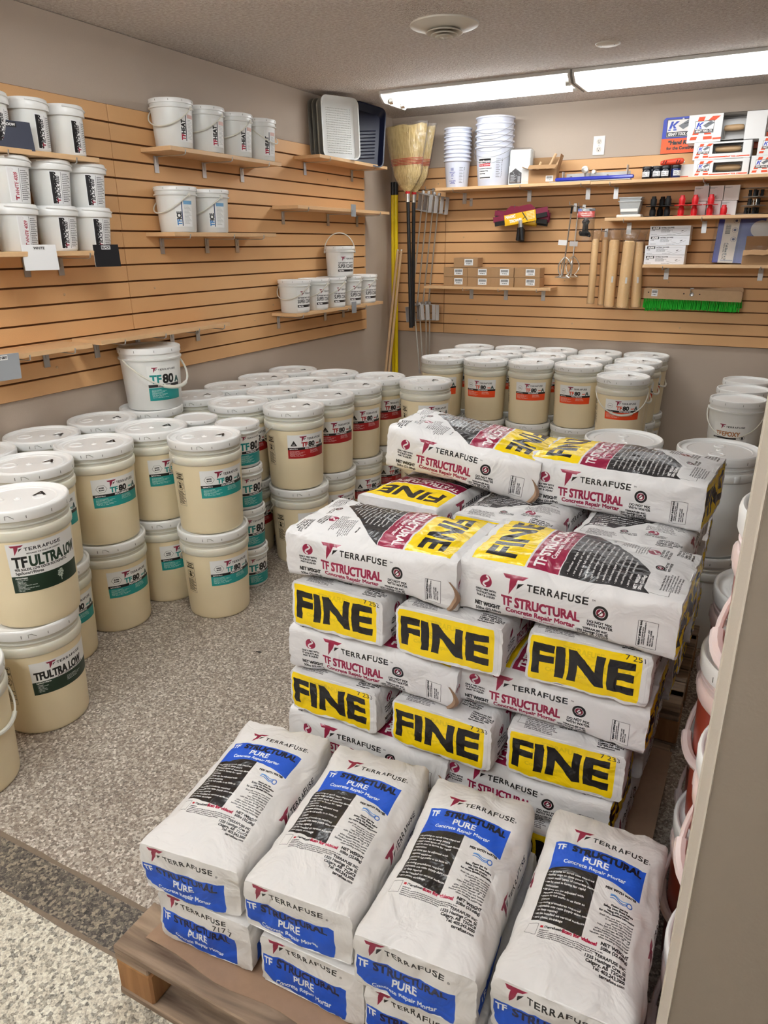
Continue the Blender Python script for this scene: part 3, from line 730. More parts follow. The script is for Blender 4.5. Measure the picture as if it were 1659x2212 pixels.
c.line([(.19, .03), (.25, .012), (.31, .04)], .0012, INK); c.line([(.20, .066), (.32, .062)], .0009, INK); c.poly([(.262, .036), (.275, .044), (.288, .046), (.272, .034)], INK); c.text('1-800-295-5510', .012, .008, .0055, INK); c.text('100 GLOVES BY WEIGHT', .15, .006, .0045, INK)
art('glove_box_face', c, rough=.45)
c = Canvas(.20, .07, 1800, bg=(240, 186, 20))
c.poly([(0, .056), (.2, .056), (.2, .07), (0, .07)], (122, 22, 52)); c.text('MAGIC', .008, .036, .014, WHT, bold=.08, ital=.1); c.text('TROWEL', .030, .012, .014, WHT, bold=.08, ital=.1)
c.line([(.118, .054), (.145, .008)], .006, (60, 60, 62)); c.line([(.118, .02), (.130, .028)], .003, INK)
for i in range(6): c.text('smooths and finishes coatings', .142, .049-i*.0072, .0034, WHT, bold=.06, maxw=.05)
art('magic_card', c, rough=.35)
c = Canvas(.062, .038, 2000, bg=(246, 246, 246))
for i in range(18): c.rect(.006+i*.0028, .018, .0072+i*.0028+(.0006 if i % 3 else .0), .033, INK)
c.text('TF-TAPE 12', .031, .007, .005, INK, al='c', bold=.05); art('barcode_sticker', c)
c = Canvas(.30, .32, 1400, bg=(226, 220, 210))
c.rect(.085, 0, .225, .32, (70, 84, 160)); c.disc(.205, .225, .055, (216, 214, 210)); c.rect(.085, 0, .1, .32, (58, 70, 140))
for y in (.275, .215, .155): c.disc(.045+.02, y, .016, (90, 96, 130), .0145); c.disc(.065, y, .008, (60, 70, 110))
for i in range(10): c.rect(.012, .19+i*.006, .040, .193+i*.006, INK)
c.text('Blue', .245, .30, .022, INK, rot=-90, bold=.06); c.text('Poly Tarp', .262, .30, .020, (120, 150, 180), rot=-90)
c.text("Cut Size: 8' x 10'", .030, .13, .012, INK, rot=-90, bold=.06); c.text("Finished Size: 7'6 x 9'6", .018, .13, .008, INK, rot=-90, bold=.04)
paras(c, .23, .30, ['water and tear resistant', 'rust proof grommets', 'rope reinforced hem'], .006, -.0, INK, rot=-90) if False else None
c.rect(.012, .012, .082, .02, (160, 160, 170)); art('tarp_print', c, rough=.2)
def card(name, txt, bg, fg, tbg):
    c = Canvas(.14, .10, 1500, bg=bg); c.rect(.045, .078, .095, .096, tbg); c.text(txt, .070, .0825, .009, fg, al='c', bold=.05, maxw=.044); art(name, c, rough=.5)
card('card_white', 'WHITE', (238, 238, 238), INK, (228, 228, 226)); card('card_black', 'BLACK', (24, 24, 28), INK, (232, 232, 232)); card('card_shadow', 'SHADOW', (58, 62, 78), WHT, (20, 20, 24)); card('card_grey', 'LIGHT GREY', (160, 164, 168), INK, (236, 236, 232)); 
def blocks(c, x, y, n, w, h, gap, col, seed=3):
    for i in range(n): c.rect(x, y-i*gap, x+w*(.6+.4*((i*seed) % 5)/4.), y-i*gap+h, col)
c = Canvas(.05, .03, 1600, bg=(240, 240, 240)); blocks(c, .004, .022, 4, .026, .0022, .0055, (60, 60, 64)); blocks(c, .034, .022, 4, .013, .0016, .0055, (110, 110, 114)); art('jar_label', c)
c = Canvas(.10, .018, 1600, bg=(238, 236, 232)); c.text('EZ Grinding Plate - Black', .05, .005, .0075, (70, 70, 70), al='c', bold=.03, maxw=.088); art('shelf_ticket', c)
c = Canvas(.075, .09, 1600, bg=(240, 240, 238)); c.rect(.004, .004, .071, .055, (54, 54, 60)); c.poly([(.004, .055), (.037, .078), (.071, .055)], (54, 54, 60))
blocks(c, .010, .044, 7, .032, .0022, .0055, (190, 190, 194)); c.rect(.05, .008, .064, .04, (150, 150, 156)); art('liner_card', c, rough=.3)
c = Canvas(.10, .05, 1500, bg=(206, 44, 20)); c.rect(0, .035, .1, .05, (20, 20, 26)); c.rect(0, .035, .022, .05, (30, 70, 170)); blocks(c, .028, .040, 1, .06, .005, .01, (230, 230, 230)); blocks(c, .02, .02, 2, .06, .005, .011, (240, 190, 170)); art('hang_header', c, rough=.3)

SHEETS_PRE = [sheet("struct", k) for k in ("7 233", "7 252", "7 251", "7 235", "")]+[sheet("pure", ""), sheet("pure", "717 7")]
COL.objects.unlink(_fo); bpy.data.objects.remove(_fo)
# ------------------------------------------------------------------ the room
CEIL = 2.442
def slab(name, c, d, mat, **k): m = M(); m.box(c, d); return struct(name, m, mat, **k)
slab('floor', (2.2, -2.32, -.05), (5.0, 4.65, .1), MAT['floor'])                     # y -4.645 .. 0
slab('floor', (2.2, -4.707, -.05), (5.0, .118, .1), MAT['floor_dark'])
slab('floor', (2.2, -6.49, -.05), (5.0, 3.44, .1), MAT['floor_light'])
for i, y in enumerate((-4.646, -4.768)):
    m = M(); rnd = random.Random(i)
    n = 60; V = []; F = []
    for k in range(n+1):
        x = -.3+5.0*k/n; w = .0035+rnd.random()*.004
        V += [(x, y-w, .0006), (x, y+w, .0006)]
    F = [(2*k, 2*k+2, 2*k+3, 2*k+1) for k in range(n)]
    m.add(V, F); struct('trim_%d' % (i+1), m, MAT['mortar_line'])
m = M(); m.box((2.2, -4.0, CEIL+.05), (5.0, 8.4, .1)); struct('ceiling', m, MAT['ceiling'])
slab('wall_left', (-.05, -4.05, 1.22), (.1, 8.3, 2.44), MAT['wall'])
slab('wall_back', (2.35, .05, 1.22), (4.7, .1, 2.44), MAT['wall'])
slab('wall_right', (4.65, -4.05, 1.22), (.1, 8.1, 2.44), MAT['wall'])
slab('wall_front', (2.25, -8.15, 1.22), (4.9, .1, 2.44), MAT['wall'])
# stub wall beside the camera: far corner and near corner of its end, then the long face
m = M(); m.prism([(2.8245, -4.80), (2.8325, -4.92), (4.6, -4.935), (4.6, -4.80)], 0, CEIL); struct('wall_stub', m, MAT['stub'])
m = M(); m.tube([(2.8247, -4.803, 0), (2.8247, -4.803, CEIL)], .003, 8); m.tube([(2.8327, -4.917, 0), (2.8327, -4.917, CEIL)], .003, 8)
m.prism([(2.8235, -4.802), (2.8245, -4.80), (2.8325, -4.92), (2.8315, -4.922)], 0, CEIL)  # thin strip added over the end to carry the painted lit tone
struct('trim_3', m, MAT['stub_lit'])

# slatwall panels: each slat a board of its own on a backing
def slat_mesh(ln, h, axis):
    m = M()
    if axis == 'y': m.box((.014, 0, 0), (.012, ln, h), .0012)
    else: m.box((0, -.014, 0), (ln, .012, h), .0012)
    return m.mesh('slat', MAT['mdf'])
def slat_panel(a0, a1, z0, axis, label, screws=()):
    ln = a1-a0; mid = (a0+a1)/2
    p = thing('slatwall_panel', label, 'wall panel', (0, mid, z0) if axis == 'y' else (mid, 0, z0), group='slatwall panels')
    m = M(); (m.box((.004, 0, .61), (.0078, ln-.002, 1.219)) if axis == 'y' else m.box((0, -.004, .61), (ln-.002, .0078, 1.219)))
    obj('backing_board', m, MAT['groove'], p)
    me = slat_mesh(ln-.002, .0682, axis)
    for i in range(16): put('slat', me, p, (0, 0, .0381+i*.07625))
    if screws:
        sm = M(); T = TR((0, 0, 0), (0, math.pi/2, 0)) if axis == 'y' else TR((0, 0, 0), (math.pi/2, 0, 0))
        sm.lathe([(.006, 0), (.006, .001), (.003, .0022)], 12, T=T); sme = sm.mesh('screw_head', MAT['tan'], True)
        for a, zi in screws:
            z = .0381+zi*.07625
            put('screw_head', sme, p, (.0201, a-mid, z) if axis == 'y' else (a-mid, -.0201, z))
    return p
LZ, BZ = .92, .861
slat_panel(-2.867, -.492, LZ, 'y', 'wood-coloured slatwall panel on the left wall, nearer the corner brooms', [(-2.70, 5), (-1.7, 3), (-1.0, 13), (-1.9, 2), (-.8, 2)])
slat_panel(-5.30, -2.869, LZ, 'y', 'wood-coloured slatwall panel on the left wall, cut by the left edge of the photo', [(-3.25, 5), (-3.35, 1), (-4.2, 5)])
slat_panel(.052, .466, BZ, 'x', 'narrow slatwall panel behind the brooms in the corner of the back wall', [(.40, 14)])
slat_panel(.468, 2.90, BZ, 'x', 'wide slatwall panel across the back wall behind brushes and roller covers', [(.62, 9), (1.42, 5), (.75, 1), (1.5, 1), (2.14, 5), (2.25, 1), (1.95, 9)])

slat_panel(2.902, 4.20, BZ, 'x', 'slatwall panel on the back wall hidden behind the stub wall')
# shelves
def bracket_mesh(depth, axis):
    m = M()
    m.box((.024, 0, -.045), (.0025, .030, .075), 0); m.box((.026, 0, -.030), (.004, .006, .034), 0)
    m.tube([(.022, 0, -.010), (depth-.006, 0, -.0125), (depth+.004, 0, -.008), (depth+.008, 0, .010)], .0028, 6)
    T = Matrix.Identity(4) if axis == 'y' else Matrix.Rotation(-math.pi/2, 4, 'Z')
    m.v = [tuple(T @ Vector(v)) for v in m.v]
    return m.mesh('shelf_bracket', MAT['steel'], True)
BR = {}
def shelf(a0, a1, zt, depth, axis, label, br):
    mid = (a0+a1)/2; th = .019
    t = thing('wall_shelf', label, 'shelf', (0, mid, zt) if axis == 'y' else (mid, 0, zt), group='wall shelves')
    m = M()
    if axis == 'y': m.box((.0215+(depth-.0215)/2, 0, -th/2), (depth-.0215, a1-a0, th), .0012)
    else: m.box((0, -(.0215+(depth-.0215)/2), -th/2), (a1-a0, depth-.0215, th), .0012)
    obj('shelf_board', m, MAT['shelf'], t)
    k = (depth, axis)
    if k not in BR: BR[k] = bracket_mesh(depth, axis)
    for b in br:
        put('shelf_bracket', BR[k], t, (0, b-mid, -th) if axis == 'y' else (b-mid, 0, -th))
    return t
SD = .21
shelf(-4.45, -3.126, 1.885, SD, 'y', 'top left wood shelf holding charcoal and white tall pigment pails', [-4.2, -3.56, -3.25])
shelf(-2.694, -1.803, 1.976, SD, 'y', 'wood shelf holding the four heat pails', [-2.60, -2.25, -1.93])
shelf(-1.392, -.494, 2.058, SD, 'y', 'wood shelf holding paint trays high beside the corner', [-1.28, -.68])
shelf(-4.45, -3.126, 1.521, SD, 'y', 'wood shelf under the stacked black and white pigment pails', [-4.2, -3.42, -3.25])
shelf(-2.722, -1.892, 1.601, SD, 'y', 'wood shelf holding the two ice pails', [-2.62, -2.28, -2.02])
shelf(-1.657, -.463, 1.761, SD, 'y', 'empty wood shelf with a small grey card clipped on it', [-1.55, -1.02, -.62])
shelf(-1.727, -.576, 1.140, SD, 'y', 'wood shelf holding super coarse additive pails', [-1.66, -1.1, -.85])
shelf(-3.251, -2.365, 1.148, SD, 'y', 'empty low wood shelf above the white teal-labelled pail', [-3.12, -2.86, -2.62, -2.42])
shelf(-4.45, -3.300, 1.143, SD, 'y', 'empty low wood shelf at the left edge of the photo', [-4.2, -3.62, -3.40])
shelf(.476, 1.600, 1.922, .25, 'x', 'long top shelf on back wall holding measuring buckets and liners', [.62, 1.12, 1.54])
shelf(1.602, 3.10, 1.919, .25, 'x', 'long top shelf on back wall holding tool boxes', [1.73, 2.30])
shelf(1.716, 3.10, 1.692, .25, 'x', 'middle right shelf on back wall with red and black grinding plates', [1.84, 2.32])
shelf(1.990, 3.10, 1.397, .25, 'x', 'lower right shelf on back wall holding glove boxes', [2.12, 2.7])
shelf(.375, 1.371, 1.234, SD, 'x', 'short shelf on back wall holding small brown cartons', [.70, .98, 1.27])

# ceiling vent
vx, vy = 1.335, -2.12
t = thing('ceiling_vent', 'round white stepped air vent in the textured ceiling', 'vent', (vx, vy, CEIL))
m = M(); m.lathe([(.085, -.022), (.115, -.016), (.150, -.006), (.152, 0), (.148, 0), (.09, -.010)], 56); obj('vent_flange', m, MAT['vent'], t, True)
m = M(); m.lathe([(.0, -.0012), (.088, -.0012), (.088, -.0002), (0, -.0002)], 40); obj('vent_throat', m, MAT['blackm'], t, True)
for r, z in ((.082, -.034), (.060, -.042), (.040, -.049)):
    m = M(); m.lathe([(r-.022, z+.010), (r-.003, z-.001), (r, z), (r-.001, z+.003), (r-.022, z+.013)], 48); obj('vent_ring', m, MAT['vent'], t, True)
m = M(); m.lathe([(0, -.052), (.018, -.050), (.024, -.044), (.018, -.040), (0, -.040)], 32); m.tube([(0, 0, -.04), (0, 0, -.004)], .004, 8); m.box((0, 0, -.055), (.004, .016, .008)); obj('vent_centre', m, MAT['vent'], t, True)
t = thing('ceiling_cover_plate', 'small round blank cover plate on the ceiling', 'cover plate', (1.90, -1.428, CEIL))
m = M(); m.lathe([(0, -.007), (.050, -.007), (.058, -.004), (.060, 0)], 40); obj('plate', m, MAT['vent'], t, True)
for sx in (-1, 1):
    m = M(); m.lathe([(0, -.0095), (.003, -.0092), (.004, -.007)], 10, c=(sx*.032, 0, 0)); obj('screw', m, MAT['steel'], t, True)

# fluorescent fixtures along the back wall
def fixture(x0, x1, kind, label, yc=-.775, mat='tube', grp='fluorescent fixtures over the back wall'):
    hw = .200; ln = x1-x0
    t = thing('fluorescent_fixture', label, 'ceiling light', ((x0+x1)/2, yc, CEIL), group=grp)
    m = M(); m.box((0, 0, -.009), (ln, hw*2, .018), .002); obj('housing', m, MAT['fixture'], t)
    for s in (-1, 1):
        m = M(); T = TR((s*(ln/2-.008), 0, 0), (math.pi/2, 0, math.pi/2))
        m.prism([(-hw, -.018), (-hw, -.030), (-hw+.05, -.062), (hw-.05, -.062), (hw, -.030), (hw, -.018)], -.006, .006, T=T)
        obj('end_plate', m, MAT['fixture'], t)
    if kind == 'bare':
        for y in (-.085, .085):
            m = M(); T = TR((0, y, -.044), (0, math.pi/2, 0)); m.lathe([(.0175, -ln/2+.05), (.0175, ln/2-.05)], 20, T=T); obj('tube', m, MAT[mat], t, True)
            m = M()
            for s in (-1, 1): m.lathe([(.018, s*(ln/2-.05)), (.018, s*(ln/2-.022)), (.012, s*(ln/2-.018))], 20, T=T)
            obj('lamp_socket', m, MAT['tin'], t, True)
    else:
        m = M(); T = TR((0, 0, 0), (math.pi/2, 0, math.pi/2))
        m.prism([(-hw+.01, -.0185), (-hw+.01, -.030), (-hw+.06, -.062), (hw-.06, -.062), (hw-.01, -.030), (hw-.01, -.0185)], -ln/2+.016, ln/2-.016, T=T)
        obj('lens', m, MAT['lens'], t)
fixture(.40, 1.605, 'bare', 'left fluorescent ceiling light with bare bright tubes and open ends')
fixture(1.615, 2.82, 'lens', 'right fluorescent ceiling light with a ribbed clear lens')
for x0, y, n in ((.35, -5.7, 'over the left aisle behind the camera'), (1.9, -6.3, 'behind the camera'), (.8, -3.85, 'overhead in the middle of the room, above the photo')):
    fixture(x0, x0+1.2, 'bare', 'bare tube fluorescent light %s' % n, y, 'tube_mid' if y > -5 else 'tube_front', 'fluorescent fixtures nearer the camera')
# outlet
t = thing('wall_outlet', 'white double power outlet on the back wall above the top shelf', 'outlet', (1.582, -.001, 2.158))
m = M(); m.box((0, -.003, 0), (.078, .006, .118), .002); obj('cover_plate', m, MAT['paper'], t)
for s in (-1, 1):
    m = M(); m.lathe([(.0, .002), (.017, .002), (.0175, 0)], 24, T=TR((0, -.006, s*.024), (math.pi/2, 0, 0))); r = obj('receptacle', m, MAT['vent'], t, True)
    m = M()
    for x in (-.006, .006): m.box((x, -.0085, s*.024+.004), (.0022, .001, .009))
    m.lathe([(.0, .0015), (.003, .0015), (.003, 0)], 10, T=TR((0, -.0078, s*.024-.008), (math.pi/2, 0, 0))); obj('slot', m, MAT['blackm'], r)
m = M(); m.lathe([(0, .001), (.003, .001)], 10, T=TR((0, -.006, 0), (math.pi/2, 0, 0))); obj('screw', m, MAT['steel'], t)
# ------------------------------------------------------------------ pallets and bags
def pallet(x0, x1, y0, y1, label, front=True):
    """block pallet: top boards run along x, three bottom boards and nine blocks"""
    w, d = x1-x0, y1-y0
    t = thing('wooden_pallet', label, 'pallet', ((x0+x1)/2, (y0+y1)/2, 0))
    n = 7; bw = .098; rnd = random.Random(int(x0*100))
    for i in range(n):
        y = -d/2+bw/2+i*(d-bw)/(n-1); m = M(); m.box((0, 0, 0), (w-rnd.random()*.004, bw*(1.25 if i in (0, n-1) else 1), .020), .003)
        obj('top_board', m, MAT['pallet'], t, loc=(0, y+(.012 if i == 0 else (-.012 if i == n-1 else 0)), .134))
    for i in range(3):
        m = M(); m.box((0, 0, 0), (.095, d, .019), .003); o = obj('stringer_board', m, MAT['pallet'], t, loc=((i-1)*(w-.1)/2, 0, .1145))
    for i in range(3):
        m = M(); m.box((0, 0, 0), (w, .11, .019), .003); obj('bottom_board', m, MAT['pallet'], t, loc=(0, (i-1)*(d-.11)/2, .0096))
    for i in range(3):
        for j in range(3):
            m = M(); m.box((0, 0, 0), (.10 if i != 1 else .09, .125 if j != 1 else .1, .086), .005)
            obj('block', m, MAT['palblock'], t, loc=((i-1)*(w-.102)/2, (j-1)*(d-.127)/2, .062))
    return t
pallet(1.775, 2.745, -4.825, -3.60, 'weathered wooden pallet under the front rows of mortar bags')
pallet(1.78, 2.75, -3.42, -2.80, 'dark wooden pallet behind the tall bag pile')
m = M(); rnd = random.Random(3)
nx, ny = 24, 26; V = []; F = []
for j in range(ny+1):
    for i in range(nx+1):
        x = 1.835+(2.75-1.835)*i/nx; y = -4.785+1.15*j/ny
        if j == 0: y += .006*math.sin(i*.9)
        z = .1443+(.010*max(0, 1-i/1.6)*max(0, 1-j/2.5) if True else 0)
        V.append((x, y, z))
for k, (x, y, z) in list(enumerate(V)): V.append((x, y, z+.0012))
o_ = (nx+1)*(ny+1)
for j in range(ny):
    for i in range(nx):
        a = j*(nx+1)+i; F.append((a, a+1, a+nx+2, a+nx+1)); F.append((o_+a, o_+a+nx+1, o_+a+nx+2, o_+a+1))
for i in range(nx): F.append((i, o_+i, o_+i+1, i+1)); a = ny*(nx+1)+i; F.append((a, a+1, o_+a+1, o_+a))
for j in range(ny): a = j*(nx+1); F.append((a, a+nx+1, o_+a+nx+1, o_+a)); a += nx; F.append((a, o_+a, o_+a+nx+1, a+nx+1))
m.add(V, F); tag(obj('cardboard_slip_sheet', m, MAT['kraft']), 'brown slip sheet of paperboard lying on the front pallet under the bags', 'cardboard')

def bag_mesh(kind, stamp, Lb, Wb, Tb, seed, bulge=.003, end_in=.0, sag=(0, 0, 0, 0), round_n=4.5, lump=.004, crush=0., flap=False):
    mat, lay, (SW, SH) = sheet(kind, stamp)
    nx, ny, nz = 40, 24, 12
    rnd = random.Random(seed); off = Vector((rnd.random()*50, rnd.random()*50, rnd.random()*50))
    def pos(a, b, c):
        # rounded cross section
        n = round_n+12*abs(a)**5; r = (abs(b)**n+abs(c)**n)**(-1/n) if (abs(b) > .02 or abs(c) > .02) else 1.
        mx = max(abs(b), abs(c), 1e-6); k = 1+(r*1.0-1)*mx**3 if mx > 0 else 1
        bb, cc = b*k, c*k
        # box ends are pinched a little, the long sides belly out
        e = abs(a)**6
        wy = Wb/2*(1.0-.030*e+.012*(1-a*a)); wt = Tb/2*(1.0-.05*e)
        x = a*Lb/2*(1-.008*(abs(cc)**6)-.008*(abs(bb)**6)); y = bb*wy; z = cc*wt
        if c > 0: z += bulge*(1-a*a)**.7*(1-min(1, b*b))*c
        # sag
        z += sag[0]*a+sag[1]*b+sag[2]*(a*a)+sag[3]*a*b
        if crush and a > .45: z -= crush*(a-.45)**1.3*(1+c)*.5; y *= 1-.25*crush/.05*(a-.45)**1.5*max(0, c)
        p = Vector((x, y, z)); q = p*7+off
        nrm = Vector((a**9*1.0, b**7, c**5)); nrm = nrm.normalized() if nrm.length > 1e-6 else Vector((0, 0, 1))
        d = lump*1.3*noise.noise(q)+.0028*noise.noise(p*24+off)
        # creases radiating from the ends
        d += .0035*(abs(a)**8)*noise.noise(Vector((b*4+seed, c*5, a*2)))
        rid = 1-abs(noise.noise(Vector((x*9, y*26, z*16))+off)*2.2); d -= .0034*max(0, rid)**4
        rid2 = 1-abs(noise.noise(Vector((x*16, y*9, z*12))+off*1.7)*2.4); d -= .0022*max(0, rid2)**5
        return p+nrm*d
    V = []; F = []; UV = []; idx = {}
    def vert(i, j, k):
        key = (i, j, k)
        if key not in idx: idx[key] = len(V); V.append(pos(2*i/nx-1, 2*j/ny-1, 2*k/nz-1))
        return idx[key]
    def uvc(cell, u, v):
        x, y, w, h = lay[cell]; e = .001
        return ((x+e+u*(w-2*e))/SW, (y+e+v*(h-2*e))/SH)
    for i in range(nx):
        for j in range(ny):
            q = [(i, j), (i+1, j), (i+1, j+1), (i, j+1)]
            F.append([vert(a, b, nz) for a, b in q]); UV.append([uvc('top', a/nx, b/ny) for a, b in q])
            F.append([vert(a, b, 0) for a, b in reversed(q)]); UV.append([uvc('blank', a/nx, b/ny) for a, b in reversed(q)])
        for k in range(nz):
            q = [(i, k), (i+1, k), (i+1, k+1), (i, k+1)]
            F.append([vert(a, 0, b) for a, b in q]); UV.append([uvc('side', a/nx, b/nz) for a, b in q])
            F.append([vert(a, ny, b) for a, b in reversed(q)]); UV.append([uvc('side', 1-a/nx, b/nz) for a, b in reversed(q)])
    for j in range(ny):
        for k in range(nz):
            q = [(j, k), (j+1, k), (j+1, k+1), (j, k+1)]
            F.append([vert(nx, a, b) for a, b in q]); UV.append([uvc('end1', a/ny, b/nz) for a, b in q])
            F.append([vert(0, a, b) for a, b in reversed(q)]); UV.append([uvc('end0', 1-a/ny, b/nz) for a, b in reversed(q)])
    me = bpy.data.meshes.new('bag_body'); me.from_pydata([tuple(v) for v in V], [], F)
    ul = me.uv_layers.new(name='UVMap'); ul.data.foreach_set('uv', [c for f in UV for p in f for c in p])
    me.materials.append(mat); me.polygons.foreach_set('use_smooth', [True]*len(F)); me.update(); me.set_sharp_from_angle(angle=math.radians(42))
    return me, pos
def bag(kind, cx, cy, z0, yaw, label, group, Lb=None, Wb=None, Tb=None, seed=1, stamp='', tilt=(0, 0), flap=False, **k):
    if kind == 'struct': Lb, Wb, Tb = Lb or .44, Wb or .265, Tb or .125
    else: Lb, Wb, Tb = Lb or .44, Wb or .25, Tb or .118
    me, pos = bag_mesh(kind, stamp, Lb, Wb, Tb, seed, **k)
    t = thing('mortar_bag', label, 'bag', (cx, cy, z0), group=group, rot=(math.radians(tilt[0]), math.radians(tilt[1]), math.radians(yaw)))
    put('paper_sack', me, t, (0, 0, Tb/2))
    # stitched / folded seams along the two ends
    for a, nm in ((-.985, 'end_fold'),):
        m = M(); P = [pos(a, b, c)+Vector((-.0015, 0, 0)) for b, c in [(-.93, -.93), (-.95, 0), (-.93, .93), (0, .97), (.93, .93), (.95, 0), (.93, -.93), (0, -.95)]]
        m.tube([p+Vector((0, 0, Tb/2)) for p in P], .0012, 4, close=True); obj(nm, m, MAT['paper'], t, True)
    if flap:
        sgn = -1 if flap == 1 else 1
        m = M(); V = []; F = []
        n = 14
        for i in range(n+1):
            u = i/n; c = .35-1.3*u; b = sgn*(.98-.55*math.sin(u*math.pi*.55)**2*0)
            p = pos(.90+.08*math.sin(u*math.pi), b, c*.86)+Vector((0, 0, Tb/2)); w = .003+.007*math.sin(u*math.pi*.9)
            V += [p+Vector((.002, sgn*.003, 0)), p+Vector((.004+w*.45, sgn*(.003+w*.4), -.004)), p+Vector((.006+w*.9, sgn*.001, -.006))]
        for i in range(n):
            for q in range(2): a = i*3+q; F.append((a, a+1, a+4, a+3))
        m.add(V, F); obj('valve_flap', m, MAT['kraft'], t, True, label='brown kraft valve flap')
    return t
GS = 'grey and burgundy mortar bags in the tall pile'
ST = 'white bag of structural concrete repair mortar'
# layer heights of the tall pile
Zs = [.149, .274, .401, .528, .655, .783, .912]
def row3(z, y, xs, yaw, labels, seeds, stamps, **k):
    for x, lb, sd, st in zip(xs, labels, seeds, stamps): bag('struct', x, y, z, yaw, lb, GS, seed=sd, stamp=st, **k)
YF, YB = -4.11, -3.74
xs3 = (1.985, 2.275, 2.572)
pos3 = ('left', 'middle', 'right')
# layer 0
for x, n, s in zip((1.975, 2.265, 2.555), pos3, (1, 2, 3)): bag('struct', x, -4.02, Zs[0], 90, 'bottom layer mortar bag, %s, with yellow end, mostly hidden behind the blue bags' % n, GS, seed=s, stamp='7 233')
# layer 1 (G)
bag('struct', 2.065, -4.118, Zs[1], 1, 'lowest long-side mortar bag of the tall pile, left one with torn brown valve', GS, seed=11, flap=1, stamp='7 233', crush=.05, Lb=.45)
bag('struct', 2.462, -4.090, Zs[1], 180-2, 'lowest long-side mortar bag of the tall pile, right one with yellow end', GS, seed=12, stamp='7 233', Lb=.43)
for x, n, s in zip(xs3, pos3, (13, 14, 15)): bag('struct', x, -3.74, Zs[1], -90, 'hidden rear mortar bag in second layer, %s' % n, GS, seed=s, stamp='7 233')
# layer 2 (F)
for x, n, s, st, yy in zip((1.985, 2.282, 2.548), pos3, (21, 22, 23), ('7 233', '7 233', '7 233'), (-4.035, -4.035, -4.005)): bag('struct', x, yy, Zs[2], 90+(0, -1, 3)[s-21], 'lower row mortar bag with yellow FINE end facing out, %s of three' % n, GS, seed=s, stamp=st, Wb=.262)
bag('struct', 2.10, -3.66, Zs[2], 0, 'rear mortar bag of the third layer, left', GS, seed=24, stamp='7 233'); bag('struct', 2.52, -3.66, Zs[2], 180, 'rear mortar bag of the third layer, right, yellow end outward', GS, seed=25, stamp='7 233', Lb=.42)
# layer 3 (E)
bag('struct', 2.085, -4.118, Zs[3], 1, 'middle long-side mortar bag of the tall pile, left one with open brown valve', GS, seed=31, flap=1, stamp='7 233', crush=.05, Lb=.45)
bag('struct', 2.503, -4.078, Zs[3], 180-1, 'middle long-side mortar bag of the tall pile, right one', GS, seed=32, stamp='7 233', Lb=.44)
for x, n, s in zip(xs3, pos3, (33, 34, 35)): bag('struct', x, -3.74, Zs[3], -90, 'hidden rear mortar bag in fourth layer, %s' % n, GS, seed=s, stamp='7 233')
# layer 4 (D)
for x, n, s, st, yy in zip((2.012, 2.292, 2.580), pos3, (41, 42, 43), ('7 252', '', '7 251'), (-4.035, -4.035, -4.01)): bag('struct', x, yy, Zs[4], 90+(-1, 0, 2)[s-41], 'upper row mortar bag with yellow FINE end facing out, %s of three' % n, GS, seed=s, stamp=st, Wb=.258)
bag('struct', 2.12, -3.66, Zs[4], 0, 'rear mortar bag of the fifth layer, left', GS, seed=44, stamp='7 233'); bag('struct', 2.54, -3.66, Zs[4], 180, 'rear mortar bag of the fifth layer, right, yellow end outward', GS, seed=45, stamp='7 233', Lb=.42)
# layer 5 (B + C)
bag('struct', 2.088, -4.115, Zs[5], 0, 'big front mortar bag at left, FINE print at its right end, brown valve showing', GS, seed=51, flap=1, stamp='7 233', Lb=.44, Wb=.270, bulge=.016)
bag('struct', 2.533, -4.102, Zs[5], 180-2.5, 'big front mortar bag at right, FINE print at its left end', GS, seed=52, stamp='7 251', Lb=.45, Wb=.275, Tb=.132, bulge=.018)
bag('struct', 2.03, -3.725, Zs[5], -90-6, 'mortar bag with upside down FINE print on top, left behind front bags', GS, seed=53, stamp='7 233', Wb=.26, Tb=.118, bulge=.003)
bag('struct', 2.315, -3.735, Zs[5], 90-4, 'mortar bag stamped 7 235 lying end out behind the front bags, middle', GS, seed=54, stamp='7 235', Tb=.116, bulge=.003)
bag('struct', 2.605, -3.72, Zs[5], 90-3, 'mortar bag lying end out behind the front bags, right', GS, seed=55, stamp='7 251', Tb=.112, bulge=.003)
# layer 6 (A)
bag('struct', 2.117, -3.668, .912, 0, 'topmost left mortar bag with crumpled yellow FINE top and brown valve', GS, seed=61, flap=1, stamp='7 233', Lb=.445, Wb=.265, Tb=.128, tilt=(0, 7.0), bulge=.016)
bag('struct', 2.532, -3.660, .886, 180-5, 'topmost right mortar bag beside the white buckets', GS, seed=62, stamp='7 233', Lb=.45, Wb=.275, Tb=.13, bulge=.018)
# pile on the second pallet
GB = 'mortar bags on the rear pallet'
zz = .149
for k in range(4):
    for j, (x, y) in enumerate(((2.01, -3.09), (2.50, -3.09))):
        bag('struct', x+.02*(k % 2), y, zz, 180 if j else 0, 'mortar bag on the rear pallet, %s, %s' % (('lowest', 'second from floor', 'third from floor', 'top')[k], ('left', 'right behind the tall pile')[j]), GB, seed=70+k*2+j, stamp='7 233', Wb=.27)
    zz += .127
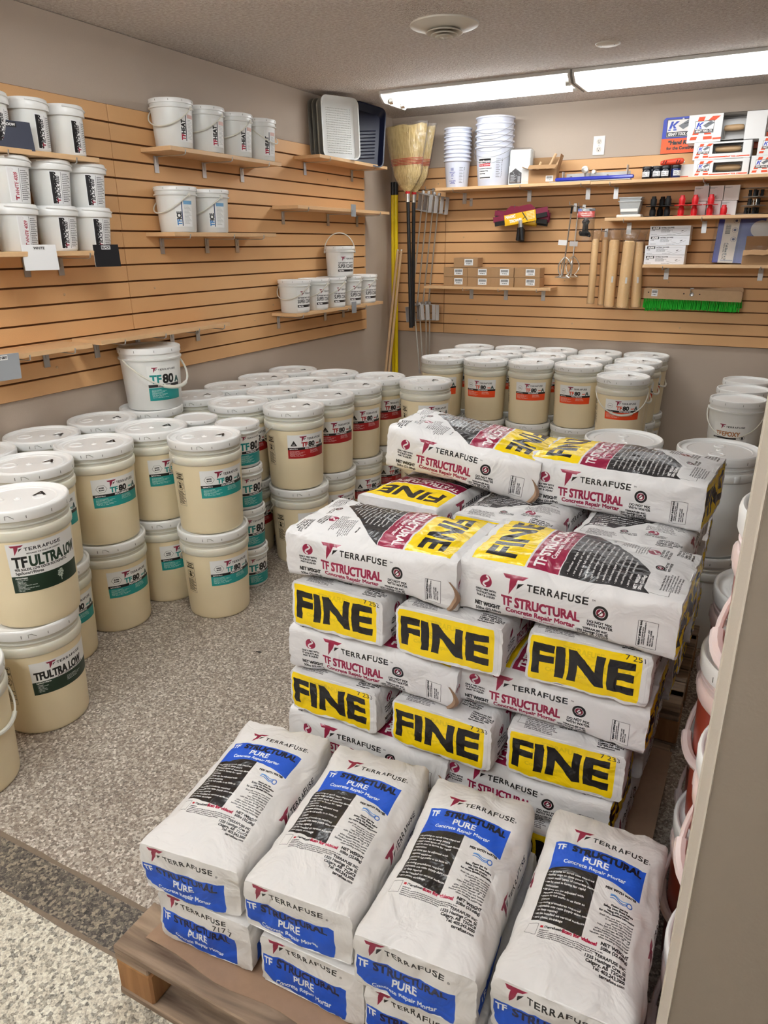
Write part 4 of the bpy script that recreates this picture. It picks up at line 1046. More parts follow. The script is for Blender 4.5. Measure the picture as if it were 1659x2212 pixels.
# PURE bags
GP = 'blue-banded mortar bags on the front pallet'
def pure(x, y, z, yaw, label, seed, stamp='', **k): return bag('pure', x, y, z, yaw, label, GP, seed=seed, stamp=stamp, **k)
PT = .118
PT = .133
pure(1.960, -4.540, .149, 90+4, 'blue-banded bag stamped 7177, bottom of the leftmost stack', 81, '717 7', Wb=.235, Tb=PT, Lb=.43)
pure(1.930, -4.544, .284, 90+7.5, 'blue-banded bag, top of the leftmost stack', 82, Wb=.240, Tb=.128, bulge=.014, Lb=.435, round_n=3.6)
pure(2.215, -4.528, .149, 90+3, 'blue-banded bag, bottom of the second stack from left', 83, Wb=.235, Tb=PT, Lb=.43)
pure(2.180, -4.527, .284, 90+5.5, 'blue-banded bag, top of the second stack from left', 84, Wb=.238, Tb=.128, bulge=.014, Lb=.43, round_n=3.6)
pure(2.440, -4.522, .149, 90+3, 'blue-banded bag, bottom of the third stack from left', 85, Wb=.225, Tb=PT, Lb=.43)
pure(2.430, -4.532, .284, 90+4, 'blue-banded bag, top of the third stack from left', 86, Wb=.232, Tb=.128, bulge=.014, Lb=.43, round_n=3.6)
pure(2.675, -4.510, .149, 90, 'blue-banded bag, bottom of the stack beside the stub wall', 87, Wb=.225, Tb=PT, Lb=.42)
pure(2.684, -4.504, .284, 90+1, 'blue-banded bag, top of the stack beside the stub wall', 88, Wb=.234, Tb=.128, bulge=.014, Lb=.42, round_n=3.6)
# ------------------------------------------------------------------ buckets
def wall_r(prof, z):
    for (r0, z0), (r1, z1) in zip(prof[:-1], prof[1:]):
        if z0 <= z <= z1 and z1 > z0: return r0+(r1-r0)*(z-z0)/(z1-z0)
    return prof[-1][0]
def patch(body, art_name, zc, scale=1., off=.0006, seg=18):
    """curved sticker centred on local angle -90 deg (facing -y), hugging a tapered wall"""
    mat, w, h = ART[art_name]; w *= scale; h *= scale
    m = M(); V = []; UV = []; F = []; nz = 3
    for j in range(nz+1):
        z = zc-h/2+h*j/nz; r = wall_r(body, z)+off; half = (w/2)/wall_r(body, zc)
        for i in range(seg+1):
            a = -math.pi/2-half+2*half*i/seg; V.append((r*math.cos(a), r*math.sin(a), z))
    n = seg+1
    for j in range(nz):
        for i in range(seg):
            F.append((j*n+i, j*n+i+1, (j+1)*n+i+1, (j+1)*n+i)); UV.append([(i/seg, j/nz), ((i+1)/seg, j/nz), ((i+1)/seg, (j+1)/nz), (i/seg, (j+1)/nz)])
    m.add(V, F, 0, UV)
    me = m.mesh('label', mat, True); return me
def bail_mesh(rp, zp, drop, r=.0042, up=False, grip=True, fwd=0., mat='bail'):
    m = M(); P = []; n = 22
    for i in range(n+1):
        t = math.pi*i/n; s = math.sin(t)
        if up: P.append((rp*math.cos(t), -fwd*s, zp+drop*s))
        else: P.append((rp*math.cos(t), -(rp+.0015)*s**.85 if s > 0 else 0, zp-drop*s))
    m.tube(P, r, 8)
    for sg in (-1, 1):
        m.lathe([(.009, 0), (.009, .006), (.004, .008)], 12, T=TR((sg*(rp-.004), 0, zp), (0, sg*math.pi/2, 0)))
    if grip: m.tube(P[n//2-3:n//2+4], r*1.9, 8)
    return m.mesh('bail_handle', MAT[mat], True)
BP = [(.126, 0), (.130, .003), (.1325, .012), (.1335, .030), (.1440, .300)]
def five_gal(kind):
    """parts of a five-gallon bucket: body, neck ring, lid, label ... as shared meshes"""
    parts = []
    bodymat = {'pink': 'redliq', 'plainwhite': 'white'}.get(kind, 'hdpe'); ringmat = 'pink' if kind == 'pink' else 'ringwhite'
    if kind == 'plainwhite': ringmat = 'white'
    m = M(); m.lathe([(0, .0005)]+BP+[(.1445, .312)], 48); parts.append(('body', m.mesh('body', MAT[bodymat], True, 50)))
    m = M(); m.lathe([(.1440, .300), (.1470, .303), (.1492, .308), (.1500, .320), (.1490, .331), (.1460, .335), (.1440, .336), (.1440, .366)], 48)
    # second small rib and handle ears
    m.lathe([(.1440, .345), (.1465, .347), (.1465, .351), (.1440, .353)], 48)
    for s in (-1, 1): m.box((s*.1465, 0, .318), (.010, .026, .030), .004)
    parts.append(('neck_ring', m.mesh('neck_ring', MAT[ringmat], True, 50)))
    m = M()
    m.lathe([(.1440, .366), (.1500, .3655), (.1510, .368), (.1522, .392), (.1510, .3985), (.1478, .4010), (.1445, .4005), (.1420, .3975), (.1405, .3910), (.1375, .3895), (.120, .3905), (.118, .3925), (.114, .3925), (.112, .3905), (.0, .3905)], 56)
    for (x, y, r) in ((.055, -.03, .021), (-.055, .04, .030), (0, 0, .011)):
        m.lathe([(r, .3905), (r-.001, .3935), (r-.006, .3940), (r-.008, .3915), (0, .3918)], 20, c=(x, y, 0))
    for k in range(12):
        a = 2*math.pi*k/12+.2; T = Matrix.Rotation(a, 4, 'Z'); m.box((0, 0, 0), (.0012, .0022, .013), 0, mi=1, T=T @ Matrix.Translation((.1510, 0, .3800)))
    T = Matrix.Rotation(-2.2, 4, 'Z'); m.tube([T @ Vector(p) for p in ((.1515, -.012, .374), (.1520, -.012, .386), (.1520, -.002, .386), (.1515, .012, .376))], .0009, 4, mi=1)
    parts.append(('lid', m.mesh('lid', [MAT['lid'], MAT['greymark']], True, 45)))
    if kind in ('teal', 'red', 'orange'): parts.append(('label', patch(BP, 'label_'+kind, .222)))
    if kind == 'ultra_tall': parts.append(('label', patch(BP, 'label_ultra_tall', .210)))
    if kind == 'ultra_low': parts.append(('label', patch(BP, 'label_ultra_low', .215)))
    if kind in ('teal', 'red', 'orange', 'ultra_low'):
        me = patch(BP, 'warning_panel', .195); me.transform(Matrix.Rotation(math.radians(-82), 4, 'Z')); parts.append(('warning_panel', me))
    if kind != 'pink':
        mk = M(); mat, w, h = ART['marker_A']; mk.add([(.025, -.005, .3945), (.100, -.005, .3945), (.100, .070, .3945), (.025, .070, .3945)], [(0, 1, 2, 3)], 0, [[(0, 0), (1, 0), (1, 1), (0, 1)]])
        parts.append(('marker_letter', mk.mesh('marker_letter', mat)))
    return parts
KINDS = {}
BAIL5 = {'back': bail_mesh(.148, .318, .120, r=.0036), 'front': bail_mesh(.148, .318, .125, r=.0036)}
BAILP = bail_mesh(.149, .318, .140, r=.0055, mat='pink')
def bucket5(x, y, z, kind, label, off=28, group=None, bail='back', boff=-55, marker=True):
    if kind not in KINDS: KINDS[kind] = five_gal(kind)
    ca = math.atan2(CAMLOC.y-y, CAMLOC.x-x)+math.radians(off)
    t = thing('plastic_bucket', label, 'bucket', (x, y, z), ca+math.pi/2, group)
    for nm, me in KINDS[kind]:
        if nm == 'marker_letter' and not marker: continue
        o = put(nm, me, t)
        if nm == 'marker_letter': o.rotation_euler = (0, 0, -ca-math.pi/2+.45+.3*math.sin(x*37+y*11))
    me = BAILP if kind == 'pink' else BAIL5['front' if bail == 'front' else 'back']
    put('bail_handle', me, t, rot=(0, 0, math.radians(boff)))
    return t
ORD = ['first', 'second', 'third', 'fourth', 'fifth', 'sixth', 'seventh', 'eighth', 'ninth']
H5 = .399
# --- teal block by the left wall; columns counted from the wall, rows from the front
cols = [.158, .468, .781]
G1, G2, G3, G4 = 'milky buckets with teal labels by the left wall', 'milky buckets with red labels by the left wall', 'milky buckets with orange labels by the back wall', 'dark red buckets beside the stub wall'
teal = [(.786, -4.175, 'ultra_tall'), (.478, -3.895, 'teal'), (.150, -3.895, 'teal'), (.465, -3.585, 'teal'), (.155, -3.585, 'teal'), (.150, -3.262, 'teal'), (.470, -3.272, 'teal'), (.784, -3.290, 'teal'), (.155, -2.955, 'teal'), (.170, -2.650, 'teal'), (.166, -2.345, 'red'), (.480, -2.680, 'red')]
teal = [(max(x, .158), y, k) for x, y, k in teal]
where = {0: 'nearest the camera at left', 1: 'middle column, front row', 2: 'against the left wall, front row', 3: 'middle column, second row', 4: 'against the left wall, second row', 5: 'against the left wall, third row', 6: 'middle column, third row',
         7: 'foremost of the right column beside the open floor', 8: 'against the left wall under the white pail', 9: 'against the left wall behind the white pail', 10: 'against the left wall, next behind the teal block', 11: 'middle column, first behind the small pails'}
for i, (x, y, k) in enumerate(teal):
    nm = {'ultra_tall': 'milky bucket with tall green and white label', 'teal': 'milky bucket with teal label', 'red': 'milky bucket with red label'}[k]
    bucket5(x, y, H5, k, 'upper %s, %s' % (nm, where[i]), group=G2 if k == 'red' else G1, off=24 if i == 0 else 28, bail='back', boff=180)
    if x < .2: x = .158
    kl = 'ultra_low' if i == 0 else k
    nm = 'milky bucket with low green and white label' if i == 0 else nm
    xl, yl = (x+.0, y) if i else (.765, -4.195)
    bucket5(xl, yl, 0, kl, 'lower %s, %s' % (nm, where[i]), group=G2 if k == 'red' else G1, off=(34 if i == 0 else 30), boff=180, marker=False)
bucket5(.850, -4.540, 0, 'ultra_low', 'lower milky bucket cut by the left edge of the photo', group=G1, off=-60, boff=110)
bucket5(.185, -4.20, 0, 'teal', 'lower milky bucket in the hidden corner against the left wall', group=G1, off=30)
bucket5(.185, -4.20, H5, 'teal', 'upper milky bucket at the far left edge of the photo against the wall', group=G1, off=30)
# --- red block
red = [(.786, -2.635), (.782, -2.328), (.785, -2.020), (.781, -1.713), (.474, -2.360), (.472, -2.050), (.472, -1.735), (.163, -2.038), (.163, -1.730), (1.090, -1.735)]
rw = ['front of the right column', 'second in the right column', 'third in the right column', 'last in the right column', 'middle column, second row', 'middle column, third row', 'middle column, last row', 'beside the wall, second from back', 'beside the wall, last row', 'alone at the right of its block']
rw[0] = 'foremost beside the open floor'
for i, (x, y) in enumerate(red):
    bucket5(x, y, H5, 'red', 'upper milky bucket with red label, %s' % rw[i], group=G2, off=26, boff=(200 if i in (0, 3) else 180))
    bucket5(x+(.010 if i == 0 else 0), y, 0, 'red', 'lower milky bucket with red label on the floor, %s' % rw[i], group=G2, off=36, boff=180, marker=False)
# --- orange block
orange = [(.818, -.845), (1.124, -.815), (1.432, -.785), (1.742, -.748), (2.085, -1.110), (2.060, -.765), (2.065, -.445), (2.085, -.165), (1.745, -.440), (1.757, -.160), (1.432, -.475), (1.437, -.165), (1.124, -.490), (1.128, -.180), (.815, -.535), (.815, -.220)]
orange[5] = (2.062, -.795); orange[7] = (2.072, -.162); orange[6] = (2.066, -.479); orange[9] = (1.750, -.158); orange[8] = (1.745, -.464); orange[3] = (1.742, -.770); orange[7] = (2.070, -.158); orange[6] = (2.066, -.465); orange[5] = (2.062, -.772); orange[4] = (2.085, -1.100); orange[15] = (.815, -.226)
ow = ['front row, first from left', 'front row, second from left', 'front row, third from left', 'front row, fourth from left', 'standing forward at the right corner', 'right column, behind the forward bucket', 'right column, second from the wall', 'right column, against the wall',
      'fourth column, middle row', 'fourth column, against the wall', 'third column, middle row', 'third column, against the wall', 'second column, middle row', 'second column, against the wall', 'first column, middle row', 'first column, against the wall']
for i, (x, y) in enumerate(orange):
    right = i in (4, 5, 6, 7)
    bucket5(x, y, H5, 'orange', 'upper milky bucket with orange label, %s' % ow[i], group=G3, off=(6 if i == 4 else (0, -12, 4, -4)[i] if i < 4 else 10), bail='front' if right else 'back', boff=(-2 if i == 4 else 62 if right else 175))
    bucket5(x, y-(0 if i != 4 else -.02), 0, 'orange', 'lower milky bucket with orange label on the floor, %s' % ow[i], group=G3, off=30, boff=(62 if right else 170), marker=False)
# --- plain white stacks behind the bag pile
for (x, y), n in zip(((2.357, -2.593), (2.712, -2.599)), ('left stack behind the bag pile', 'right stack behind the bag pile')):
    bucket5(x, y, H5, 'plainwhite', 'upper plain white bucket, %s' % n, group='plain white buckets', off=120, boff=60, marker=False)
    bucket5(x, y, 0, 'plainwhite', 'lower plain white bucket on the floor, %s' % n, group='plain white buckets', off=120, boff=60, marker=False)
# --- red-liquid stacks beside the stub wall
for (x, y), tiers, n in (((2.966, -4.485), 3, 'nearest stack'), ((2.942, -4.168), 2, 'middle stack'), ((2.940, -3.850), 2, 'far stack')):
    for k in range(tiers):
        bucket5(x, y, k*H5, 'pink', 'pink bucket of red liquid, %s, %s' % (('bottom', 'second', 'third')[k], n), group=G4, off=0, boff=-62)

# --- smaller pails
def pail_parts(rt, rb, h, style, bodymat='white', lab=None, labz=.5, lsc=1.):
    prof = [(rb-.004, 0), (rb, .005), (rt-.006, h*.80)]
    parts = []
    m = M(); m.lathe([(0, .0005)]+prof+[(rt-.006, h*.84)], 40); parts.append(('body', m.mesh('body', MAT[bodymat], True, 50)))
    m = M()
    if style == 'ring':
        m.lathe([(rt-.006, h*.80), (rt+.002, h*.805), (rt+.003, h*.83), (rt-.004, h*.835), (rt-.004, h*.91)], 40)
        m2 = M(); m2.lathe([(rt-.004, h*.905), (rt+.001, h*.905), (rt+.002, h*.97), (rt, h*.995), (rt-.003, h), (rt-.008, h*.995), (rt-.011, h*.965), (0, h*.965)], 44)
        for k in range(10):
            T = Matrix.Rotation(2*math.pi*k/10, 4, 'Z'); m2.box((0, 0, 0), (.001, .0018, h*.035), 0, mi=1, T=T @ Matrix.Translation((rt+.0018, 0, h*.95)))
        parts.append(('neck_ring', m.mesh('neck_ring', MAT[bodymat], True)))
    else:
        m2 = M(); m2.lathe([(rt-.005, h*.79), (rt+.002, h*.78), (rt+.003, h*.79), (rt+.0025, h*.90), (rt-.001, h*.985), (rt-.005, h), (rt-.010, h*.985), (rt-.012, h*.955), (0, h*.955)], 44)
        # moulded strap handle lying on the skirt
        P = [((rt+.004)*math.cos(a), (rt+.004)*math.sin(a), h*(.955-.07*((a+math.pi*.85)/(math.pi*.7)))) for a in np.linspace(-math.pi*.85, -math.pi*.15, 14)]
        m2.tube(P, .0035, 6)
    parts.append(('lid', m2.mesh('lid', [MAT['lid'], MAT['greymark']], True, 45)))
    if lab: parts.append(('label', patch(prof, lab, h*labz, lsc)))
    return parts
PK = {}
def pail(key, x, y, z, label, group, off=0, boff=None, bail='down', **spec):
    if key not in PK: PK[key] = (pail_parts(**spec), spec)
    parts, sp = PK[key]
    ca = math.atan2(CAMLOC.y-y, CAMLOC.x-x)+math.radians(off)
    t = thing('plastic_pail', label, 'pail', (x, y, z), ca+math.pi/2, group)
    for nm, me in parts: put(nm, me, t)
    if boff is not None:
        k = (key, bail)
        if k not in PK: PK[k] = bail_mesh(sp['rt']+.003, sp['h']*.815, sp['h']*(.40 if bail == 'down' else .62), r=.0032, up=(bail == 'up'), grip=False)
        put('bail_handle', PK[k], t, rot=(0, 0, math.radians(boff)))
    return t
sp = dict(rt=.102, rb=.087, h=.205, style='ring')
for i, (y, n) in enumerate(((-2.576, 'first'), (-2.345, 'second'), (-2.115, 'third'), (-1.905, 'fourth'))):
    pail('heat', .131, y, 1.9765, 'white heat pail with sideways lettering, %s from the left on its shelf' % n, 'heat pails', off=48, boff=-78 if i != 3 else 10, lab='label_heat', labz=.42, **sp)
for i, (y, n) in enumerate(((-2.605, 'left'), (-2.36, 'right'))):
    pail('ice', .131, y, 1.6015, 'white ice pail with blue sideways lettering, %s one of two' % n, 'ice pails', off=22, boff=-75, lab='label_ice', labz=.42, **sp)
sp = dict(rt=.077, rb=.067, h=.188, style='skirt')
for i, (y, n) in enumerate(((-3.548, 'first from left'), (-3.373, 'middle'), (-3.200, 'rightmost'))):
    pail('pig', .118, y, 1.8855, 'tall white pigment pail on the top left shelf, %s' % n, 'pigment pails on top left shelf', off=62, lab='label_black', labz=.38, **sp)
sp = dict(rt=.088, rb=.070, h=.172, style='skirt')
for lv, (z, nm) in enumerate(((1.5215, 'lower row'), (1.5215+.170, 'stacked on top'))):
    for (y, kind, n) in ((-3.700, 'white', 'cut by photo edge'), (-3.508, 'white', 'with white 4009 label'), (-3.315, 'black', 'with black 4000 label, left'), (-3.135-.0, 'black', 'with black 4000 label, right')):
        if lv and y < -3.6: continue
        pail('pg'+kind, .115, y, z, 'white pigment pail %s, %s' % (n, nm), 'pigment pails on middle left shelf', off=(46 if lv == 0 else 40), lab='label_'+kind, labz=.40, **sp)
sp = dict(rt=.102, rb=.089, h=.195, style='ring')
for i, (y, n) in enumerate(((-1.615, 'leftmost'), (-1.39, 'second'), (-1.17, 'middle'), (-.95, 'fourth'), (-.73, 'rightmost'))):
    pail('coarse', .127, y, 1.1405, 'white super coarse additive pail, %s in the row' % n, 'super coarse pails', off=48, boff=-80, lab='label_coarse', labz=.38, **sp)
pail('coarse', .130, -1.055, 1.1405+.193, 'white super coarse additive pail on top of the row, bail standing up', 'super coarse pails', off=30, boff=-22, bail='up', lab='label_coarse', labz=.38, **sp)
# white teal-labelled pail on the bucket stack
t = pail('bigteal', .158, -2.925, 2*H5-.004, 'tall white pail with teal label and swung-out bail on top of milky buckets', 'large white pails', off=26, boff=None, lab='label_small_teal', labz=.44, lsc=1.1, rt=.146, rb=.128, h=.295, style='ring')
m = M(); P = [Vector((.150*math.cos(a), 0, .24)) for a in (0,)]
P = []
for i in range(23):
    a = math.pi*i/22; P.append((.150*math.cos(a), -(.150+.045)*math.sin(a), .240-.125*math.sin(a)))
m.tube(P, .0048, 8); m.tube(P[8:15], .009, 8); obj('bail_handle', m, MAT['bail'], t, True, rot=(0, 0, math.radians(8)))
# slim stacks of small teal pails behind the foremost teal bucket
sp = dict(rt=.098, rb=.088, h=.197, style='ring')
for (x, y), n in (((.742, -3.02), 'right stack'), ((.50, -3.02), 'left stack')):
    for k in range(4):
        pail('smallteal', x, y, k*.198, 'small white pail with teal label, %s, %s' % (n, ('on the floor', 'second from floor', 'third from floor', 'topmost')[k]), 'small white pails with teal labels', off=40, boff=None, lab='label_small_teal', labz=.42, lsc=.92, **sp)
mk = M(); mat, w, h = ART['marker_B']
# epoxy pails far right
sp = dict(rt=.150, rb=.132, h=.345, style='ring')
for (x, y, n) in ((2.711, -.935, 'front'), (2.722, -.60, 'middle'), (2.735, -.27, 'rear')):
    for k in range(2):
        pail('epoxy', x, y, k*.345, 'white pail with brown epoxy label, %s, %s row' % (('on the floor', 'upper')[k], n), 'epoxy pails by the back wall', off=-6, boff=0, lab='label_epoxy', labz=.42, **sp)
# ------------------------------------------------------------------ goods on and around the shelves
def signcard(nm, artn, label, loc, rot, w=.14, h=.10, bend=0):
    mat, _, _ = ART[artn]
    t = thing(nm, label, 'colour card' if 'card' in artn else 'ticket', loc, rot=rot, group=None)
    m = M(); m.box((0, .0012, 0), (w, .002, h)); obj('card', m, MAT['paper'], t)
    m = M(); m.quad((-w/2, -.0002, -h/2), (w/2, -.0002, -h/2), (w/2, -.0002, h/2), (-w/2, -.0002, h/2)); obj('printed_face', m, mat, t)
    return t
LR = math.pi/2      # cards facing +x (room) from the left wall shelves: front -y -> +x
def facing(x, y, z, yaw=0, tilt=0): return (tilt, 0, LR+yaw)
signcard('sample_card', 'card_white', 'white colour sample card leaning on the lower pigment shelf edge', (.222, -3.50, 1.498), facing(0, 0, 0, -.25, -.05), .135, .095)
signcard('sample_card', 'card_black', 'black colour sample card leaning on the lower pigment shelf edge', (.222, -3.165, 1.500), facing(0, 0, 0, -.2, -.05), .12, .09)
signcard('sample_card', 'card_shadow', 'charcoal colour sample card leaning on the top left shelf', (.190, -3.52, 1.930), facing(0, 0, 0, -.2, -.12), .17, .10)
signcard('sample_card', 'card_grey', 'light grey colour sample card at the end of the low empty shelf', (.235, -3.76, 1.105), facing(0, 0, 0, -.15, .1), .14, .10)
for (y, z, n) in ((-1.00, 1.752, 'empty upper shelf'), (-1.02, 1.128, 'super coarse shelf')):
    t = thing('sample_card', 'small plain grey card clipped to the front of the %s' % n, 'colour card', (.2125, y, z))
    m = M(); m.box((.001, 0, 0), (.002, .062, .075)); obj('card', m, MAT['greycard'], t)

# paint trays on the top shelf near the corner
def tray(w, h, d, mat, wall=.004, ridges='chevron'):
    """a paint tray standing on its short end, opening towards -y (local)"""
    m = M(); r = .035
    def ring(w, h, r, y, n=6):
        P = []
        for cx, cz, a0 in ((w/2-r, h-r, 0), (-w/2+r, h-r, 90), (-w/2+r, r, 180), (w/2-r, r, 270)):
            for k in range(n+1):
                a = math.radians(a0+90*k/n); P.append((cx+r*math.cos(a), y, cz+r*math.sin(a)))
        return P
    rings = [ring(w+.016, h+.016, r+.008, 0), ring(w, h, r, .001), ring(w-.012, h-.012, r, d*.5), ring(w-.03, h-.03, r*.9, d)]
    rings = [[(x, y, z+(.008 if i else 0)) for x, y, z in R] for i, R in enumerate(rings)]
    n = len(rings[0]); V = [p for R in rings for p in R]; F = []
    for i in range(3):
        for k in range(n): F.append((i*n+k, i*n+(k+1) % n, (i+1)*n+(k+1) % n, (i+1)*n+k))
    F.append(tuple(3*n+k for k in range(n)))
    o = [(x, y+.003, z) for x, y, z in V]; V2 = V+o; N0 = len(V)
    F2 = F+[tuple(reversed([a+N0 for a in f])) for f in F]
    for k in range(n): F2.append((k, N0+k, N0+(k+1) % n, (k+1) % n))
    m.add(V2, F2)
    return m
ang = LR-.35
def tray_thing(label, x, y, yaw, tilt, w, h, d, mat, ridge=None, roll=0):
    t = thing('paint_tray', label, 'paint tray', (x, y, 2.0585), rot=(math.radians(tilt), math.radians(roll), yaw), group='paint trays')
    obj('tray_shell', tray(w, h, d, mat), MAT[mat], t, True)
    m = M()
    if ridge == 'dots':
        for i in range(16):
            for j in range(20): m.box((-w*.33+i*w*.66/15, d-.003, .04+j*(h-.09)/19), (w*.016, .006, .0035))
        obj('ridge_pattern', m, MAT[mat], t, kind='stuff')
    if ridge == 'chevron':
        for j in range(9):
            z = .04+j*.022
            m.tube([(-w*.36, d-.003, z+.03), (0, d-.003, z), (w*.36, d-.003, z+.03)], .0035, 4)
        obj('ridge_pattern', m, MAT[mat], t, kind='stuff')
    return t
MAT['tinner'] = MAT['tin']
for i in range(3): tray_thing('tin paint tray standing on end, %s behind the white tray' % ('first', 'second', 'third')[i], .144-.027*i, -1.082-.008*i, LR-.45, -3, .25, .33, .012, 'tin')
tray_thing('white ribbed plastic paint tray standing on end', .186, -1.078, LR-.45, -3, .270, .345, .028, 'white', 'dots')
tray_thing('black ribbed paint tray leaning in the corner shelf', .165, -.785, LR-.55, -8, .33, .37, .045, 'navyplastic', 'chevron', 9)
tray_thing('second black paint tray nested behind the first', .120, -.760, LR-.55, -8, .34, .38, .045, 'navyplastic', None, 9)

# corn brooms hanging head up
def broom(x, y, label, lean, seed):
    t = thing('corn_broom', label, 'broom', (x, y, .93), rot=(0, math.radians(lean), 0), group='corn brooms')
    m = M(); m.tube([(0, 0, 0), (0, 0, .5), (0, 0, .93)], .0135, 12, rs=[.0165, .0145, .0125]); obj('handle', m, MAT['black'], t, True)
    m = M(); m.lathe([(.0155, .90), (.0155, .965)], 16); obj('ferrule', m, MAT['tin'], t, True)
    m = M(); m.lathe([(.0175, .955), (.019, .975)], 16); obj('red_band', m, MAT['red'], t, True)
    def sec(u):      # half width, half thickness, z
        w = .022+.070*min(1, u*4)**.7+.070*u**1.2; return w, (.018+.028*min(1, u*3)**.6-.004*u), .97+u*.425
    m = M(); n = 24; rings = 16; V = []; F = []; rnd = random.Random(seed)
    for i in range(rings+1):
        w, d, z = sec(i/rings)
        for k in range(n):
            a = 2*math.pi*k/n; q = 1+.05*math.sin(k*5.1); V.append((w*math.cos(a)*q, d*math.sin(a)*q, z+(.012*rnd.random() if i == rings else 0)))
    for i in range(rings):
        for k in range(n): F.append((i*n+k, i*n+(k+1) % n, (i+1)*n+(k+1) % n, (i+1)*n+k))
    F.append(tuple(rings*n+k for k in range(n))); m.add(V, F); head = obj('broom_head', m, MAT['straw'], t, True)
    m = M()
    for i in range(200):
        a = rnd.random()*2*math.pi; u1 = .9+rnd.random()*.13; P = []
        for u in (.12, .5, u1):
            w, d, z = sec(u); P.append((w*1.02*math.cos(a), d*1.06*math.sin(a), z))
        m.tube(P, .0011, 3, cap=False)
    obj('straw_bristles', m, MAT['straw'], head, kind='stuff')
    for z in (.325, .345, .368, .388, .41):
        u = z/.47*.5+.12; w, d, zz = sec(u-.05)
        m = M(); m.tube([(w*1.04*math.cos(a), d*1.10*math.sin(a), zz) for a in np.linspace(0, 2*math.pi, 25)[:-1]], .0018, 5, close=True); obj('stitching', m, MAT['red'], head, True)
    m = M(); V = []; F = []
    for i in range(12):
        w, d, z = sec(.10+.95*i/11)
        for k in range(32):
            a = 2*math.pi*k/32; q = 1.05+.05*noise.noise(Vector((math.cos(a)*3, math.sin(a)*3, i*.5+seed))); V.append((w*q*math.cos(a)+.003*math.cos(a), d*q*math.sin(a)+.005*math.sin(a), z))
    for i in range(11):
        for k in range(32): F.append((i*32+k, i*32+(k+1) % 32, (i+1)*32+(k+1) % 32, (i+1)*32+k))
    m.add(V, F); obj('plastic_wrap', m, MAT['film2'], t, True)
    return t
broom(ony(889, 560, -.345).x, -.345, 'corn broom hanging head up in clear wrap, front one', -2.0, 1)
broom(ony(892, 560, -.238).x, -.238, 'corn broom hanging head up, rear one behind the other', 0.3, 2)
# yellow poles in the corner
for x, y, n in ((.062, -.115, 'left'), (.092, -.125, 'right')):
    t = thing('extension_pole', 'yellow extension pole with black top standing in the corner, %s one' % n, 'pole', (x, y, 0), group='yellow poles')
    m = M(); m.tube([(0, 0, .01), (0, 0, 1.90)], .0155, 14); obj('pole_shaft', m, MAT['yellow'], t, True)
    m = M(); m.tube([(0, 0, 1.895), (0, 0, 1.985)], .0180, 14); m.tube([(0, 0, 0), (0, 0, .03)], .018, 14); obj('grip_cap', m, MAT['black'], t, True)
for dx, n in ((0, 'front'), (.030, 'rear')):
    t = thing('wooden_pole', 'thin bare wooden handle leaning in the corner, %s one' % n, 'pole', (.045+dx, -.36, 0), group='wooden handles')
    m = M(); m.tube([(0, 0, .01), (.085, .19, 1.49)], .011, 10); obj('pole_shaft', m, MAT['tan'], t, True)
    m = M(); m.lathe([(.0085, 0), (.0085, .012)], 10, T=TR((.0855, .191, 1.488), (-.13, .05, 0))); obj('threaded_tip', m, MAT['tin'], t, True)
# long peg hooks holding tools
def hook(px, py, label, dep=.16):
    p = ony(px, py, -.02); t = thing('peg_hook', label, 'hook', (p.x, -.0205, p.z), group='slatwall peg hooks')
    m = M(); m.box((0, -.001, -.01), (.022, .002, .055), .0005); obj('hook_plate', m, MAT['steel'], t)
    m = M(); m.tube([(0, -.002, 0), (0, -dep, 0), (0, -dep-.006, .006), (0, -dep-.008, .022)], .0028, 6); obj('hook_rod', m, MAT['steel'], t, True)
hook(893, 428, 'chrome peg hook behind the broom heads'); hook(1018, 434, 'empty chrome peg hook under the top shelf', .12); hook(1127, 452, 'chrome peg hook holding the squeegee trowels'); hook(1243, 445, 'chrome peg hook holding the mixing paddles')
hook(1262, 448, 'chrome peg hook holding the bagged mixer'); hook(936, 412, 'chrome peg hook holding the upper metal frames', .14); hook(925, 655, 'chrome peg hook holding the lower metal frames', .12); hook(1310, 500, 'chrome peg hook holding the bagged rollers', .16); hook(1495, 628, 'chrome peg hook holding the green brushes', .10)
hook(843, 395, 'chrome peg hook at the corner above the yellow poles', .08)
# flat-bar roller frames with long rods
def frame_tool(px, py, y, ang, rodlen, label, group, w=.215, h=.115):
    p = ony(px, py, y); t = thing('screed_tool', label, 'tool', tuple(p), rot=(0, math.radians(ang), math.radians(-28)), group=group)
    m = M(); b = .0045; dpt = .032
    m.box((0, 0, h/2), (w, dpt, b), .0008); m.box((0, 0, -h/2), (w, dpt, b), .0008); m.box((-w/2, 0, 0), (b, dpt, h), .0008); m.box((w/2, 0, 0), (b, dpt, h), .0008)
    obj('frame_band', m, MAT['alu'], t)
    m = M(); m.tube([(0, 0, h/2+.006), (0, 0, -rodlen)], .0058, 10); obj('rod', m, MAT['tin'], t, True)
    m = M(); m.lathe([(0, .022), (.010, .018), (.013, .009), (.010, 0), (0, -.002)], 16, c=(0, 0, h/2+.004)); obj('ball_nut', m, MAT['alu'], t, True)
    m = M(); m.lathe([(.008, 0), (.008, .03)], 10, c=(0, 0, -rodlen-.02)); obj('threaded_tip', m, MAT['steel'], t, True)
for i, (px, py, yy, ag) in enumerate(((912, 437, -.190, 9.5), (924, 438, -.158, 9.5), (936, 440, -.126, 9), (947, 442, -.094, 8.5))):
    frame_tool(px, py, yy, ag, .74 if i < 2 else .80, 'upper grey metal frame on a long rod, %s' % ('foremost', 'second', 'third', 'rearmost')[i], 'upper metal frames', w=.205)
